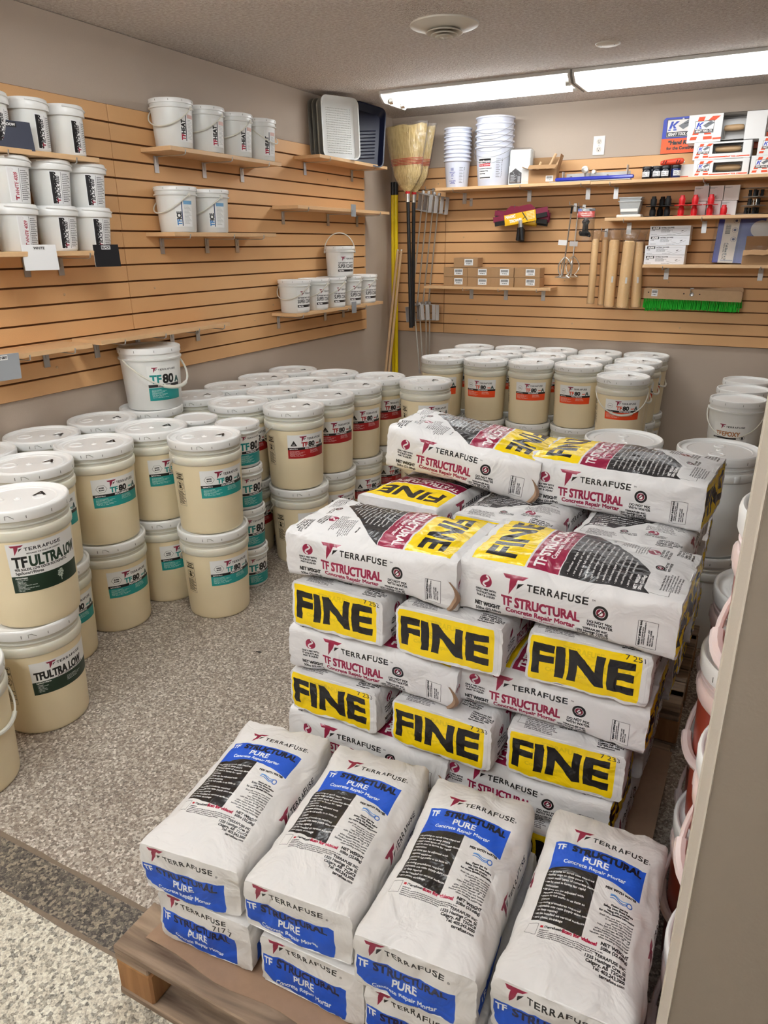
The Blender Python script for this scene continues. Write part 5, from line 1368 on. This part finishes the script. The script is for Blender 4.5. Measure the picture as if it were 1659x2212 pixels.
for i, (px, py, yy, ag) in enumerate(((896, 677, -.182, -9), (907, 676, -.152, -6), (920, 674, -.122, -2), (928, 674, -.092, -1))):
    frame_tool(px, py, yy, ag, .45, 'lower grey metal frame on a long rod, %s' % ('foremost', 'second', 'third', 'rearmost')[i], 'lower metal frames', w=.20)

# nested measuring buckets on the top shelf
ZT = 1.9225
def nested(x, y, z0, n, rt, rb, h, pitch, name, lab, grp, mat, wire, arts):
    for k in range(n):
        t = thing(name, lab % (ORD[k]), 'bucket', (x, y, z0+k*pitch), math.radians(8), group=grp)
        m = M(); m.lathe([(0, .0005), (rb, 0), (rt-.004, h-.012), (rt+.004, h-.012), (rt+.005, h-.002), (rt+.001, h), (rt-.005, h-.003), (rb-.0012, .0015), (0, .0015)], 36)
        obj('bucket_shell', m, MAT[mat], t, True)
        if k == 0:
            for an, ao in arts:
                me = patch([(rb, 0), (rt-.004, h-.012)], an, h*.44, .98 if h > .2 else .86); me.transform(Matrix.Rotation(math.radians(ao), 4, 'Z')); put('printed_scale', me, t)
        if wire:
            m = M(); P = [((rt+.0095)*math.cos(a), -(rt+.0095)*math.sin(a), h-.03-.085*math.sin(a)) for a in np.linspace(0, math.pi, 17)]; m.tube(P, .0015, 5); obj('wire_bail', m, MAT['steel'], t, True, rot=(0, 0, math.radians(-6)))
MAT['tubwhite'] = plain('milky_tub_plastic', rgb(226, 228, 240), .3, sss=.2)
nested(.600, -.135, ZT, 9, .096, .078, .185, .026, 'mixing_tub', 'milky blue-printed mixing tub, %s from the bottom of the nest', 'nested mixing tubs', 'tubwhite', False, (('print_blue', -10), ('scale_marks', 42)))
nested(.880, -.135, ZT, 6, .133, .108, .255, .037, 'utility_bucket', 'white utility bucket with wire bail, %s from the bottom of the nest', 'nested utility buckets', 'tubwhite', True, (('label_multi', -22), ('scale_marks', 34)))
# plastic wrapped liners
def boxth(nm, label, cat, p, d, yaw, parts, group=None):
    """a carton; parts: list of (name, centre, size, matkey)"""
    t = thing(nm, label, cat, p, yaw, group)
    for (pn, c, s, mk) in parts:
        m = M(); m.box(c, s, .0015); obj(pn, m, MAT[mk] if isinstance(mk, str) else mk, t)
    return t
def sticker(t, artn, cx, z, w, h, y, nm='printed_face'):
    mat, _, _ = ART[artn]; m = M(); m.quad((cx-w/2, y, z-h/2), (cx+w/2, y, z-h/2), (cx+w/2, y, z+h/2), (cx-w/2, y, z+h/2)); return obj(nm, m, mat, t)
t = thing('wrapped_liner_pack', 'plastic wrapped pack of white pail liners with a card front', 'package', (1.088, -.15, ZT), .1)
m = M()
for i in range(9): m.box((0, -.040+i*.011, .110+.003*(i % 3)), (.145, .009, .22), .004)
obj('liner_stack', m, MAT['white'], t); sticker(t, 'liner_card', -.028, .062, .095, .118, -.0465, 'card_front')
m = M(); m.box((0, .005, .118), (.168, .118, .234), .02); obj('plastic_wrap', m, MAT['film2'], t)
# open carton with handles
t = thing('open_carton', 'open brown carton with a few wooden handles sticking out', 'carton', (1.252, -.145, ZT), .12)
m = M(); w, d, h, k = .185, .13, .090, .003
m.box((0, 0, k/2), (w, d, k)); m.box((0, -d/2, h/2), (w, k, h)); m.box((0, d/2, h/2), (w, k, h)); m.box((-w/2, 0, h/2), (k, d, h)); m.box((w/2, 0, h/2), (k, d, h)); obj('carton_walls', m, MAT['card'], t)
for (c, s, r) in (((0, -d/2-.028, h+.012), (w, .062, k), (.45, 0, 0)), ((w/2+.012, 0, h+.045), (k, d, .095), (0, .28, 0)), ((-w/2-.025, 0, h+.010), (.055, d, k), (0, .35, 0)), ((.0, d/2+.012, h+.04), (w, k, .09), (.2, 0, 0))):
    m = M(); m.box((0, 0, 0), s); obj('flap', m, MAT['card'], t, loc=c, rot=r)
sticker(t, 'barcode_sticker', .05, .03, .05, .036, -d/2-.0021, 'barcode_sticker')
for i, (a, b, c) in enumerate(((-.05, .14, .05), (.01, .19, .115), (.045, .17, .125))):
    o = thing('wooden_dowel', 'short wooden dowel in the open carton, %s' % ('left', 'middle', 'right')[i], 'dowel', (1.252, -.145, ZT), .12, group='wooden dowels in carton')
    m = M(); m.tube([(a-.03, -.02+.02*i, .012), (a+c*.55, 0.01*i, b)], .009, 8); obj('handle_shaft', m, MAT['tan'], o, True)
# blue float bracket
t = thing('screed_bracket', 'blue painted float bar with chrome clamp lying on the top shelf', 'tool', (1.55, -.17, ZT), -.02)
p0 = ony(1184, 388, -.19); p1 = ony(1372, 376, -.16); cx = (p0.x+p1.x)/2; t.location.x = cx; hw = (p1.x-p0.x)/2
m = M(); m.box((0, -.02, .020), (hw*2, .030, .022), .005); obj('blue_bar', m, MAT['blue'], t)
m = M(); m.box((.03, .045, .022), (hw*1.5, .045, .004)); m.box((.03, .068, .040), (hw*1.5, .004, .040)); m.box((-hw*.70, .045, .05), (.004, .05, .045)); m.box((hw*.80, .045, .06), (.004, .05, .07)); obj('steel_tray', m, MAT['alu'], t)
m = M(); m.lathe([(.013, -.02), (.022, -.018), (.022, .018), (.013, .02)], 18, T=TR((-.04, .0, .075), (math.pi/2, 0, 0))); m.lathe([(.012, -.022), (.012, .022)], 18, T=TR((.02, .0, .060), (math.pi/2, .3, 0))); m.tube([(-.04, 0, .055), (-.04, 0, .02)], .008, 8); m.tube([(.0, -.02, .06), (.0, -.02, -.0)], .004, 6); obj('clamp', m, MAT['tin'], t, True)
m = M()
for x in (-hw*.9, -hw*.45, hw*.4, hw*.9): m.lathe([(0, .012), (.007, .010), (.007, 0)], 8, c=(x, -.02, .028))
obj('bolts', m, MAT['tin'], t)
m = M(); m.box((0, -.02, .004), (hw*1.9, .06, .007), .002); obj('base_plate', m, MAT['steel'], t)
# jars
for i, px in enumerate((1397, 1418, 1437, 1459)):
    p = ony(px, 380, -.20); t = thing('pigment_jar', 'small dark pigment jar with black lid and white label, %s from left' % ORD[i], 'jar', (p.x, -.205, ZT-.003), math.radians((-8, 6, -4, 28)[i]), 'pigment jars')
    m = M(); m.lathe([(0, 0), (.026, 0), (.029, .004), (.029, .050), (.026, .056)], 24); obj('glass_body', m, MAT['bluejar' if i == 3 else 'jar'], t, True)
    m = M(); m.lathe([(.027, .055), (.030, .056), (.030, .071), (.028, .074), (0, .074)], 24); obj('jar_lid', m, MAT['black'], t, True)
    put('label', patch([(.029, .0), (.029, .06)], 'jar_label', .028, 1.0, off=.0005), t)
# trowel boxes
def kraft_box(x, z, y, w, h, label, window=None, d=.115, yaw=0., face=True):
    t = thing('trowel_box', label, 'box', (x, y, z), yaw, 'white trowel boxes')
    if window is None:
        m = M(); m.box((0, 0, h/2), (w, d, h), .001); obj('carton', m, MAT['paper'], t)
    else:
        a, b, c0, c1 = window; f = -d/2
        m = M(); L0, R0 = -w/2, w/2
        for (xa, xb, za, zb) in ((L0, a, 0, h), (b, R0, 0, h), (a, b, 0, c0), (a, b, c1, h)):
            if xb-xa > .001 and zb-za > .001: m.box(((xa+xb)/2, f+.001, (za+zb)/2), (xb-xa, .002, zb-za))
        m.box((0, d/2-.001, h/2), (w, .002, h)); m.box((L0+.001, 0, h/2), (.002, d, h)); m.box((R0-.001, 0, h/2), (.002, d, h)); m.box((0, 0, .001), (w, d, .002)); m.box((0, 0, h-.001), (w, d, .002))
        obj('carton', m, MAT['paper'], t)
        m = M(); m.box(((a+b)/2, -.01, .012), (b-a+.05, .08, .002)); m.box(((a+b)/2, .02, h*.45), (b-a+.02, .004, h*.8)); obj('trowel_blade', m, MAT['alu'], t)
        m = M(); T = TR(((a+b)/2, -.030, (c0+c1)/2), (0, math.pi/2, 0)); hl = (b-a)/2*.86
        m.lathe([(.010, -hl), (.015, -hl+.006), (.0175, -hl*.3), (.0175, hl*.4), (.015, hl-.006), (.010, hl)], 16, T=T); obj('trowel_handle', m, MAT['tan'], t, True)
        m = M(); m.lathe([(0, 0), (.007, .002), (.007, .012)], 10, T=TR((b-.006, -.030, (c0+c1)/2), (0, -math.pi/2, 0))); m.tube([(a+.012, -.03, (c0+c1)/2), (a+.012, 0, .02)], .005, 6); obj('steel_shank', m, MAT['tin'], t, True)
    if face:
        mat, aw, ah = ART['kraft_box_face']; m = M(); k = h/ah; fw = min(w*.98, aw*k); u1 = fw/(aw*k)
        y0 = -d/2-.0004
        if window is None: rng = [(0, fw, 0, h)]
        else:
            a, b, c0, c1 = window; rng = [(0, a+w/2, 0, h)]
            if c0 > .012: rng.append((a+w/2, min(b+w/2, fw), 0, c0)); rng.append((min(b+w/2, fw), fw, 0, h))
        for (xa, xb, za, zb) in rng:
            if xb-xa > .002:
                m.add([(-w/2+xa, y0, za), (-w/2+xb, y0, za), (-w/2+xb, y0, zb), (-w/2+xa, y0, zb)], [(0, 1, 2, 3)], 0, [[(xa/(aw*k), za/h), (xb/(aw*k), za/h), (xb/(aw*k), zb/h), (xa/(aw*k), zb/h)]])
        obj('printed_face', m, mat, t)
    return t
def pb(x0, y0, x1, y1, y): a = ony(x0, y1, y); b = ony(x1, y0, y); return (a.x+b.x)/2, a.z, b.x-a.x, b.z-a.z
# positions: shelf z = 1.9195; front faces at y = -.23
zb = 1.9195
kraft_box(2.384, zb, -.115, .317, .097, 'white trowel box at the bottom left of the box stack, small window', (-.075+.03, .09+.03, .022, .078), d=.16)
kraft_box(2.378, zb+.098, -.115, .330, .097, 'white trowel box second from the shelf in the stack, white cut-out', (-.055, .115, .030, .086), d=.16)
kraft_box(2.385, zb+.196, -.110, .440, .155, 'large white trowel box crowning the stack, wooden handle in window', (-.025, .105, .002, .153), d=.17, yaw=.0)
kraft_box(2.730, zb, -.115, .36, .105, 'white trowel box at the lower right end of top shelf', None, d=.16)
kraft_box(2.735, zb+.106, -.115, .32, .100, 'white trowel box on top at the right end of top shelf', None, d=.16)
kraft_box(2.075, zb, -.095, .31, .080, 'white trowel box behind the pigment jars', None, d=.12)
t = thing('margin_trowel', 'orange rubber-handled trowel lying on its white carton behind the jars', 'trowel', (1.86, -.120, zb+.0785), 0)
t.location = (2.09, -.172, zb+.012)
m = M(); m.lathe([(.010, -.07), (.016, -.055), (.019, 0), (.020, .04), (.017, .062), (.009, .07)], 16, T=TR((.005, -.024, .082), (0, math.pi/2-.05, 0))); obj('grip', m, MAT['orange'], t, True)
for x in (-.045, -.03, .035, .05): m = M(); m.box((x, -.0445, .082), (.004, .004, .022), .001, R=Matrix.Rotation(.4, 3, 'Y')); obj('grip_rib', m, MAT['black'], t)
m = M(); m.lathe([(0, 0), (.007, .003), (.007, .010)], 10, T=TR((.082, -.024, .078), (0, -math.pi/2, 0))); obj('end_nut', m, MAT['tin'], t, True)
# sign behind
sx, sz, sw_, sh_ = pb(1423, 238, 1700, 333, -.004)
t = thing('advertising_sign', 'blue and orange tool brand sign on the wall behind the boxes', 'sign', (1.985, -.022, 2.073))
m = M(); w, h = .85, .210; r = .02
P = [(0, 0), (w, 0), (w, h), (r, h)]+[(r-r*math.sin(a), h-r+r*math.cos(a)) for a in np.linspace(0, math.pi/2, 7)[1:]]
m.prism(P, -.0015, .0015, T=TR((0, 0, 0), (math.pi/2, 0, 0))); obj('sign_panel', m, MAT['greycard'], t)
mat, _, _ = ART['kraft_sign']; m = M(); V = [(x, -.0018, z) for x, z in P]; m.add(V, [tuple(range(len(P)))], 0, [[(x/w, z/h) for x, z in P]]); obj('printed_face', m, mat, t)
m = M()
for x in (.12, .45, .78): m.lathe([(0, .002), (.005, .0015), (.006, 0)], 10, T=TR((x, -.0018, h-.012), (math.pi/2, 0, 0)))
obj('screws', m, MAT['steel'], t)
t.location = (ony(1426, 333, -.022).x, -.024, ony(1426, 333, -.022).z)

# middle right shelf
zb = 1.6925
for k in range(2):
    t = thing('storage_tub', 'clear plastic storage tub with label, %s of two nested' % ('lower', 'upper')[k], 'tub', (ony(1361, 465, -.12).x, -.125, zb+k*.022+.022), 0, 'clear storage tubs')
    m = M(); w, d, h = .085, .062, .082
    m.lathe([(0, 0), (w*.80, 0), (w, h-.006), (w*1.08, h-.006), (w*1.08, h), (w*.98, h), (w*.78, .003), (0, .003)], 4, T=Matrix.Diagonal((1.15, .85, 1, 1)) @ rz(math.pi/4)); obj('tub_shell', m, MAT['tub'], t)
    if k == 0:
        m = M(); m.box((0, -.050, .024), (.11, .001, .018)); obj('label', m, MAT['paper'], t)
        m = M(); rnd = random.Random(4)
        for i in range(26): m.box((rnd.uniform(-.05, .05), rnd.uniform(-.03, .03), .006+rnd.random()*.03), (.02, .012, .006), .001, R=Matrix.Rotation(rnd.random()*3, 3, 'Z'))
        obj('packed_parts', m, MAT['greycard'], t, kind='stuff')
t = thing('tub_lid', 'white lid the clear tubs stand on', 'lid', (ony(1361, 465, -.12).x, -.125, zb)); m = M(); m.box((0, 0, .010), (.150*1.05, .12, .018), .004); obj('lid_tray', m, MAT['white'], t)
def spindle(x, y, z, col, label, grp, two=True):
    t = thing('grinding_plate', label, 'grinding plate', (x, y, z), 0, grp)
    m = M(); m.lathe([(0, 0), (.045, 0), (.046, .002), (.045, .004), (.010, .005)], 28); obj('plate_disc', m, MAT[col], t, True)
    m = M(); m.lathe([(.017, .004), (.018, .010), (.018, .045), (.014, .050), (.014, .058), (.012, .062), (0, .062)], 20)
    for k in range(6): T = Matrix.Rotation(k*math.pi/3, 4, 'Z'); m.box((0, 0, 0), (.003, .006, .03), .0005, T=T @ Matrix.Translation((.018, 0, .028)))
    obj('hub', m, MAT[col], t, True)
for i, (px, lv, dy) in enumerate(((1409, 0, 0), (1440, 0, 0), (1409, 1, 0), (1425, 1, .06), (1440, 1, 0))):
    p = ony(px, 464, -.15); spindle(p.x, -.15+dy, zb+lv*.064, 'blackm', 'black grinding plate, %s' % ('left, on shelf', 'right, on shelf', 'left, stacked', 'middle, stacked at back', 'right, stacked')[i], 'black grinding plates')
p = ony(1425, 464, -.09); spindle(p.x, -.09, zb, 'blackm', 'black grinding plate, middle at back, on shelf', 'black grinding plates')
for i, (px, lv) in enumerate(((1470, 0), (1498, 0), (1532, 0), (1562, 0), (1470, 1), (1498, 1), (1532, 1))):
    p = ony(px, 463, -.165); spindle(p.x, -.165, zb+lv*.064, 'red', 'red grinding plate, %s, %s' % (('first', 'second', 'third', 'fourth')[i % 4] + ' from left', 'stacked on another' if lv else 'on the shelf'), 'red grinding plates')
for lv in range(2):
    for i, px in enumerate((1514, 1545, 1577)):
        p = ony(px, 440, -.09); t = thing('small_white_box', 'small square white box, %s row, %s' % (('lower', 'upper')[lv], ('left', 'middle', 'right')[i]), 'box', (p.x+.0+(-.006 if lv == 0 else 0), -.075, zb+lv*.090), 0, 'small white boxes')
        m = M(); m.box((0, 0, .0445), (.093, .075, .088), .001); obj('carton', m, MAT['paper'], t)
        m = M(); m.box((-.02, -.0380, .077), (.045, .0006, .0018)); m.box((-.025, -.0380, .073), (.030, .0006, .0016)); obj('printed_line', m, MAT['greycard'], t)
for k in range(4):
    p = ony(1622, 462, -.14); t = thing('steel_grinding_disc', 'steel disc with black stand-offs, %s in the stack' % ('lowest', 'second', 'third', 'top')[k], 'grinding plate', (p.x-.006*k*-1, -.14, zb+k*.050), k*.5, 'steel disc stack')
    m = M(); m.lathe([(0, .0005), (.070, 0), (.074, .002), (.070, .005), (0, .006)], 36); obj('disc', m, MAT['tin'], t, True)
    if k < 3:
        m = M()
        for j in range(4):
            a = j*math.pi/2+.4; m = M(); m.lathe([(.010, .005), (.011, .02), (.009, .028), (.011, .044)], 10, c=(.034*math.cos(a), .034*math.sin(a), 0)); obj('rubber_standoff', m, MAT['blackm'], t, True)
        m = M()
        for j in range(3):
            a = j*2.1+1.2; m = M(); m.tube([(.016*math.cos(a), .016*math.sin(a), .006), (.016*math.cos(a), .016*math.sin(a), .040)], .0035, 6); obj('bolt', m, MAT['tin'], t, True)
p = ony(1652, 463, -.12)
for k in range(2): spindle(p.x+.06, -.12, zb+k*.064, 'blackm', 'black grinding plate at right photo edge, %s' % ('lower', 'upper')[k], 'black grinding plates')
for px, n in ((1346, 'left'), (1417, 'right')):
    p = ony(px, 472, -.2118); t = thing('shelf_ticket', 'small printed ticket on the middle right shelf edge, %s' % n, 'ticket', (p.x, -.2118, 1.6835), 0, 'shelf tickets')
    m = M(); m.box((0, 0, 0), (.072, .0008, .015)); obj('ticket_card', m, MAT['paper'], t); sticker(t, 'shelf_ticket', 0, 0, .070, .014, -.0007)
# glove boxes
zb = 1.3975
for k in range(4):
    p = ony((1434, 1434, 1440, 1440)[k], 560, -.19)
    t = thing('glove_box', 'white and grey disposable glove box, %s in the stack' % ('lowest', 'second from shelf', 'third from shelf', 'top')[k], 'box', (p.x, -.13, zb+k*.0600), 0, 'glove boxes')
    m = M(); m.box((0, 0, .0295), (.252, .12, .059), .001); obj('carton', m, MAT['paper'], t); sticker(t, 'glove_box_face', 0, .0295, .250, .057, -.0606)
    m = M(); m.box((0, 0, .0592), (.12, .05, .0004)); obj('tear_panel', m, MAT['greycard'], t)
# poly tarp pack
p0 = ony(1540, 568, -.09); t = thing('tarp_pack', 'blue poly tarp pack with printed insert behind the brown tray', 'package', (p0.x+.17, -.078, zb), rot=(math.radians(-6), math.radians(2), 0))
m = M()
for i in range(5): m.box((0, i*.007, .155), (.36-.006*i, .006, .30-.004*i), .002)
obj('folded_tarp', m, MAT['blue'], t); m = M(); m.quad((-.145, -.0045, .005), (.175, -.0045, .005), (.175, -.0045, .305), (-.145, -.0045, .305)); obj('printed_insert', m, ART['tarp_print'][0], t)
m = M(); m.box((0, .012, .158), (.40, .045, .315), .012); obj('plastic_wrap', m, MAT['clearish'], t)
# brown tray carton with a wooden handle
p0 = ony(1603, 566, -.2); t = thing('display_carton', 'torn brown display carton on the lower right shelf', 'carton', (p0.x+.17, -.160, zb), 0)
w, d, h = .34, .17, .075; k = .003
m = M(); m.box((0, 0, k/2), (w, d, k)); m.box((0, -d/2, h/2), (w, k, h)); m.box((-w/2, 0, h/2), (k, d, h)); m.box((w/2, 0, h/2), (k, d, h)); m.box((0, d/2, .085), (w, k, .17)); obj('carton_walls', m, MAT['card'], t)
m = M(); V = []; F = []; rnd = random.Random(8); n = 18
for i in range(n+1):
    x = -w/2+w*i/n; V += [(x, -d/2-.002, h), (x, -d/2-.012, h+.012+.004*rnd.random()), (x, -d/2-.030, h-.010-.010*rnd.random())]
for i in range(n):
    for q in range(2): a = i*3+q; F.append((a, a+1, a+4, a+3))
m.add(V, F); obj('torn_flap', m, MAT['card'], t, True)
t = thing('wooden_dowel', 'turned wooden dowel lying in the brown display carton', 'dowel', (p0.x+.16, -.14, zb+.06), 0)
m = M(); m.tube([(-.07, .02, 0), (.03, -.01, .045), (.05, -.016, .054), (.065, -.02, .060)], .011, 12, rs=[.011, .011, .014, .009]); obj('handle_shaft', m, MAT['tan'], t, True)

# small cartons
zb = 1.2345; cw, cd, chh = .228, .115, .067
for lv in range(3):
    for i in range(4):
        if lv == 2 and i != 0: continue
        px = (983, 1035, 1082, 1138)[i] if lv < 2 else 1005
        x = .4925+.232*i if lv < 2 else .565
        x = ony(px, 610-lv*18, -.195).x
        t = thing('brown_carton', 'small brown carton with barcode sticker, %s' % (('lower row, ', 'upper row, ', '')[lv] + (('first', 'second', 'third', 'fourth')[i] + ' from left' if lv < 2 else 'alone on top of the others')), 'box', (x, -.135, zb+lv*.0685), (.02, -.02, .015, -.01)[i], 'small brown cartons')
        m = M(); m.box((0, 0, chh/2), (.19, cd, chh), .0015); obj('carton', m, MAT['card'], t); sticker(t, 'barcode_sticker', .025, .036, .068, .044, -cd/2-.0005, 'barcode_sticker')
        m = M(); m.box((-.02, -cd/2-.0006, chh/2), (.0012, .0004, chh)); m.box((-.02, 0, chh+.0002), (.05, cd, .0004)); obj('tape_seam', m, MAT['kraft'], t)
# squeegee trowels with yellow card
for i in range(5):
    p = ony(1124+i*1.5, 470+i*1.0, -.190+i*.034)
    t = thing('squeegee_trowel', 'maroon bladed squeegee trowel hanging upside down, %s from front' % ORD[i], 'trowel', tuple(p), rot=(0, math.radians((-9, 5, -4, 8, -1, 3)[i]), 0), group='squeegee trowels')
    m = M(); m.box((0, 0, .018), (.40, .006, .038), .001); obj('rubber_blade', m, MAT['maroon'], t)
    m = M(); m.box((0, 0, -.012), (.385, .010, .030), .002); obj('blade_holder', m, MAT['black'], t)
    m = M(); m.tube([(0, -.004, -.02), (0, -.008, -.05), (0, -.004, -.075)], .010, 8, rs=[.016, .011, .010]); obj('metal_neck', m, MAT['alu'], t, True)
    m = M(); m.tube([(0, -.004, -.065), (0, -.004, -.150)], .0165, 10); obj('grip', m, MAT['black'], t, True)
    m = M(); P = [(-.115, -.008, -.038), (.115, -.008, -.038), (.115, -.008, .045), (.085, -.008, .075), (-.085, -.008, .075), (-.115, -.008, .045)]
    m.add(P, [tuple(range(6))], 0, [[((x+.115)/.23, (z+.038)/.09) for x, _, z in P]]); obj('printed_card', m, ART['magic_card'][0], t, label='yellow and maroon printed hang card')
# mixing paddles
for i, (px, ag) in enumerate(((1236, 4.0), (1250, 2.0))):
    p = ony(px, 446, -.175+i*.105); t = thing('mixing_paddle', 'chrome mixing paddle hanging with white tag, %s' % ('left', 'right', 'rear')[i], 'mixing paddle', tuple(p), rot=(0, math.radians(ag), i*.6), group='mixing paddles')
    m = M(); m.tube([(0, 0, 0), (0, 0, -.46)], .005, 8); obj('shaft', m, MAT['tin'], t, True)
    m = M(); m.tube([(0, 0, .0), (0, 0, -.045)], .0072, 6); obj('hex_end', m, MAT['black'], t)
    m = M()
    for s in (0, 2.1, 4.2):
        P = [(.005+.048*math.sin(u*math.pi)**.8*1, 0, -.33-.135*u) for u in np.linspace(0, 1, 11)]; P[-1] = (.05, 0, -.465)
        P = [(x*math.cos(s), x*math.sin(s), z) for x, _, z in P]; m.tube(P, .0042, 6)
    obj('loop_blades', m, MAT['tin'], t, True)
    m = M(); m.lathe([(.050, -.003), (.054, 0), (.050, .003), (.046, 0), (.050, -.003)], 24, c=(0, 0, -.467)); m.box((0, 0, -.467), (.1, .006, .003)); obj('foot_ring', m, MAT['tin'], t, True)
    m = M(); m.box((-.03+.02*i, -.008, -.235-.01*i), (.060, .001, .034)); obj('paper_tag', m, MAT['paper'], t)
# bagged mixer head
p = ony(1266, 472, -.16); t = thing('bagged_mixer_head', 'clear hanging bag with orange header holding black mixer parts', 'package', tuple(p))
m = M(); m.box((0, -.004, .035), (.115, .003, .055)); obj('header_card', m, MAT['paper'], t); sticker(t, 'hang_header', 0, .035, .115, .055, -.0060)
m = M(); m.lathe([(.0, -.115), (.036, -.11), (.040, -.095), (.022, -.08), (.018, -.04), (.028, -.02), (.012, 0), (0, 0)], 10); m.box((.0, 0, -.10), (.085, .02, .02), .004, R=Matrix.Rotation(.3, 3, 'Y')); m.box((0, 0, -.055), (.02, .06, .05), .004); obj('mixer_part', m, MAT['blackm'], t)
m = M(); V = []; F = []
for i in range(11):
    for k in range(20):
        a = 2*math.pi*k/20; z = .068-.215*i/10; q = 1+.12*noise.noise(Vector((a*1.3, i*.6, 2))); bul = .008+.030*math.sin(min(1, i/8)*math.pi*.8); V.append((.062*math.cos(a)*q, bul*math.sin(a)*q-.002, z))
for i in range(10):
    for k in range(20): F.append((i*20+k, i*20+(k+1) % 20, (i+1)*20+(k+1) % 20, (i+1)*20+k))
m.add(V, F); obj('plastic_bag', m, MAT['film2'], t, True)
# roller covers in film
for i, (xt, yt, xb, yb, r, yy, fat) in enumerate(((1287, 516, 1275, 655, .022, -.15, 0), (1308, 517, 1298, 658, .021, -.085, 0), (1328, 518, 1315, 663, .034, -.14, 1), (1360, 520, 1343, 665, .037, -.17, 1), (1380, 522, 1372, 663, .032, -.12, 1))):
    a = ony(xt, yt, yy); b = ony(xb, yb, yy); ln = (a-b).length; ag = math.atan2(a.x-b.x, a.z-b.z)
    t = thing('roller_cover', ('slim', 'fluffy')[fat]+' tan roller cover in clear film hanging on the back wall, %s from left' % ORD[i], 'roller cover', tuple(b), rot=(0, ag, 0), group='roller covers')
    m = M(); m.lathe([(0, 0), (r*.75, .001), (r, .010), (r*1.03, ln*.5), (r, ln-.008), (r*.7, ln), (0, ln)], 24); obj('nap_sleeve', m, MAT['roller'], t, True)
    m = M(); V = []; F = []; nn = 14; top = ln+(.075 if fat else .06)
    for q in range(nn+1):
        z = -.006+(top+.006)*q/nn; over = max(0, z-ln)/.07
        for k in range(24):
            an = 2*math.pi*k/24; rr = r*1.10+.003; fl = 1+over*.55*math.cos(an)**2+.10*noise.noise(Vector((math.cos(an)*2, math.sin(an)*2, z*14+i)))*(1+2*over)
            V.append((rr*math.cos(an)*fl, rr*math.sin(an)*(1-.75*over)*(1+.05*math.sin(an*3)), z))
    for q in range(nn):
        for k in range(24): F.append((q*24+k, q*24+(k+1) % 24, (q+1)*24+(k+1) % 24, (q+1)*24+k))
    m.add(V, F); obj('film_sleeve', m, MAT['film2'], t, True)
    if fat: m = M(); m.box((r*.4, -r*1.02, ln*.42), (.012, .001, .040)); obj('paper_label', m, MAT['paper'], t)
# green floor brushes
for i, (x0, y0, x1, y1, yy) in enumerate(((1391, 634, 1603, 643, -.085), (1394, 641, 1606, 634, -.055))):
    a = ony(x0, y0, yy); b = ony(x1, y1, yy); c = (a+b)/2; ln = (b-a).length; ag = -math.atan2(b.z-a.z, b.x-a.x)
    t = thing('push_broom_head', 'wooden brush block with green bristles on the back wall, %s' % ('front one with sticker', 'rear tilted one')[i], 'brush', tuple(c), rot=(0, ag, 0), group='green push broom heads')
    m = M(); r = .018; w, h = ln, .070; P = [(w/2-r+r*math.sin(q), r-r+h/2-r+r*math.cos(q)) for q in np.linspace(math.pi/2, 0, 5)]+[(-w/2+r-r*math.sin(q), h/2-r+r*math.cos(q)) for q in np.linspace(0, math.pi/2, 5)]+[(-w/2, -h/2), (w/2, -h/2)]
    m.prism(P, -.011, .011, T=TR((0, 0, .005), (math.pi/2, 0, 0))); obj('wooden_block', m, MAT['tan'], t)
    m = M(); rnd = random.Random(i); nb = 62
    for k in range(nb):
        for j in range(3):
            x = -ln/2+.008+(ln-.016)*k/(nb-1); dx = rnd.uniform(-.004, .004)
            m.tube([(x, -.006+j*.006, -.028), (x+dx*.5, -.006+j*.006, -.055), (x+dx, -.007+j*.007+rnd.uniform(-.002, .002), -.090-rnd.random()*.006)], .003, 5, rs=[.0028, .0032, .0040])
    obj('bristles', m, MAT['green'], t, kind='stuff')
    m = M(); m.lathe([(.006, 0), (.013, .001), (.014, .004), (.012, .006), (.006, .004)], 16, T=TR((0, -.0105, .008), (math.pi/2, 0, 0))); obj('handle_socket', m, MAT['steel'], t, True)
    m = M()
    for x in (-ln*.45, -.05, .05): m.lathe([(0, .0006), (.0045, .0006), (.0045, 0)], 10, T=TR((x, -.0105, .010), (math.pi/2, 0, 0)))
    obj('drill_holes', m, MAT['blackm'], t)
    if i == 0: sticker(t, 'barcode_sticker', -ln*.385, .008, .040, .044, -.0115, 'price_sticker')
# a dark fleck on the floor
p = onz(559, 1408, .001); t = thing('floor_fleck', 'tiny black scrap lying on the open floor', 'debris', (p.x, p.y, 0)); m = M(); m.prism([(-.012, -.003), (.004, -.005), (.014, 0), (.002, .004)], .0002, .002); obj('scrap', m, MAT['blackm'], t)
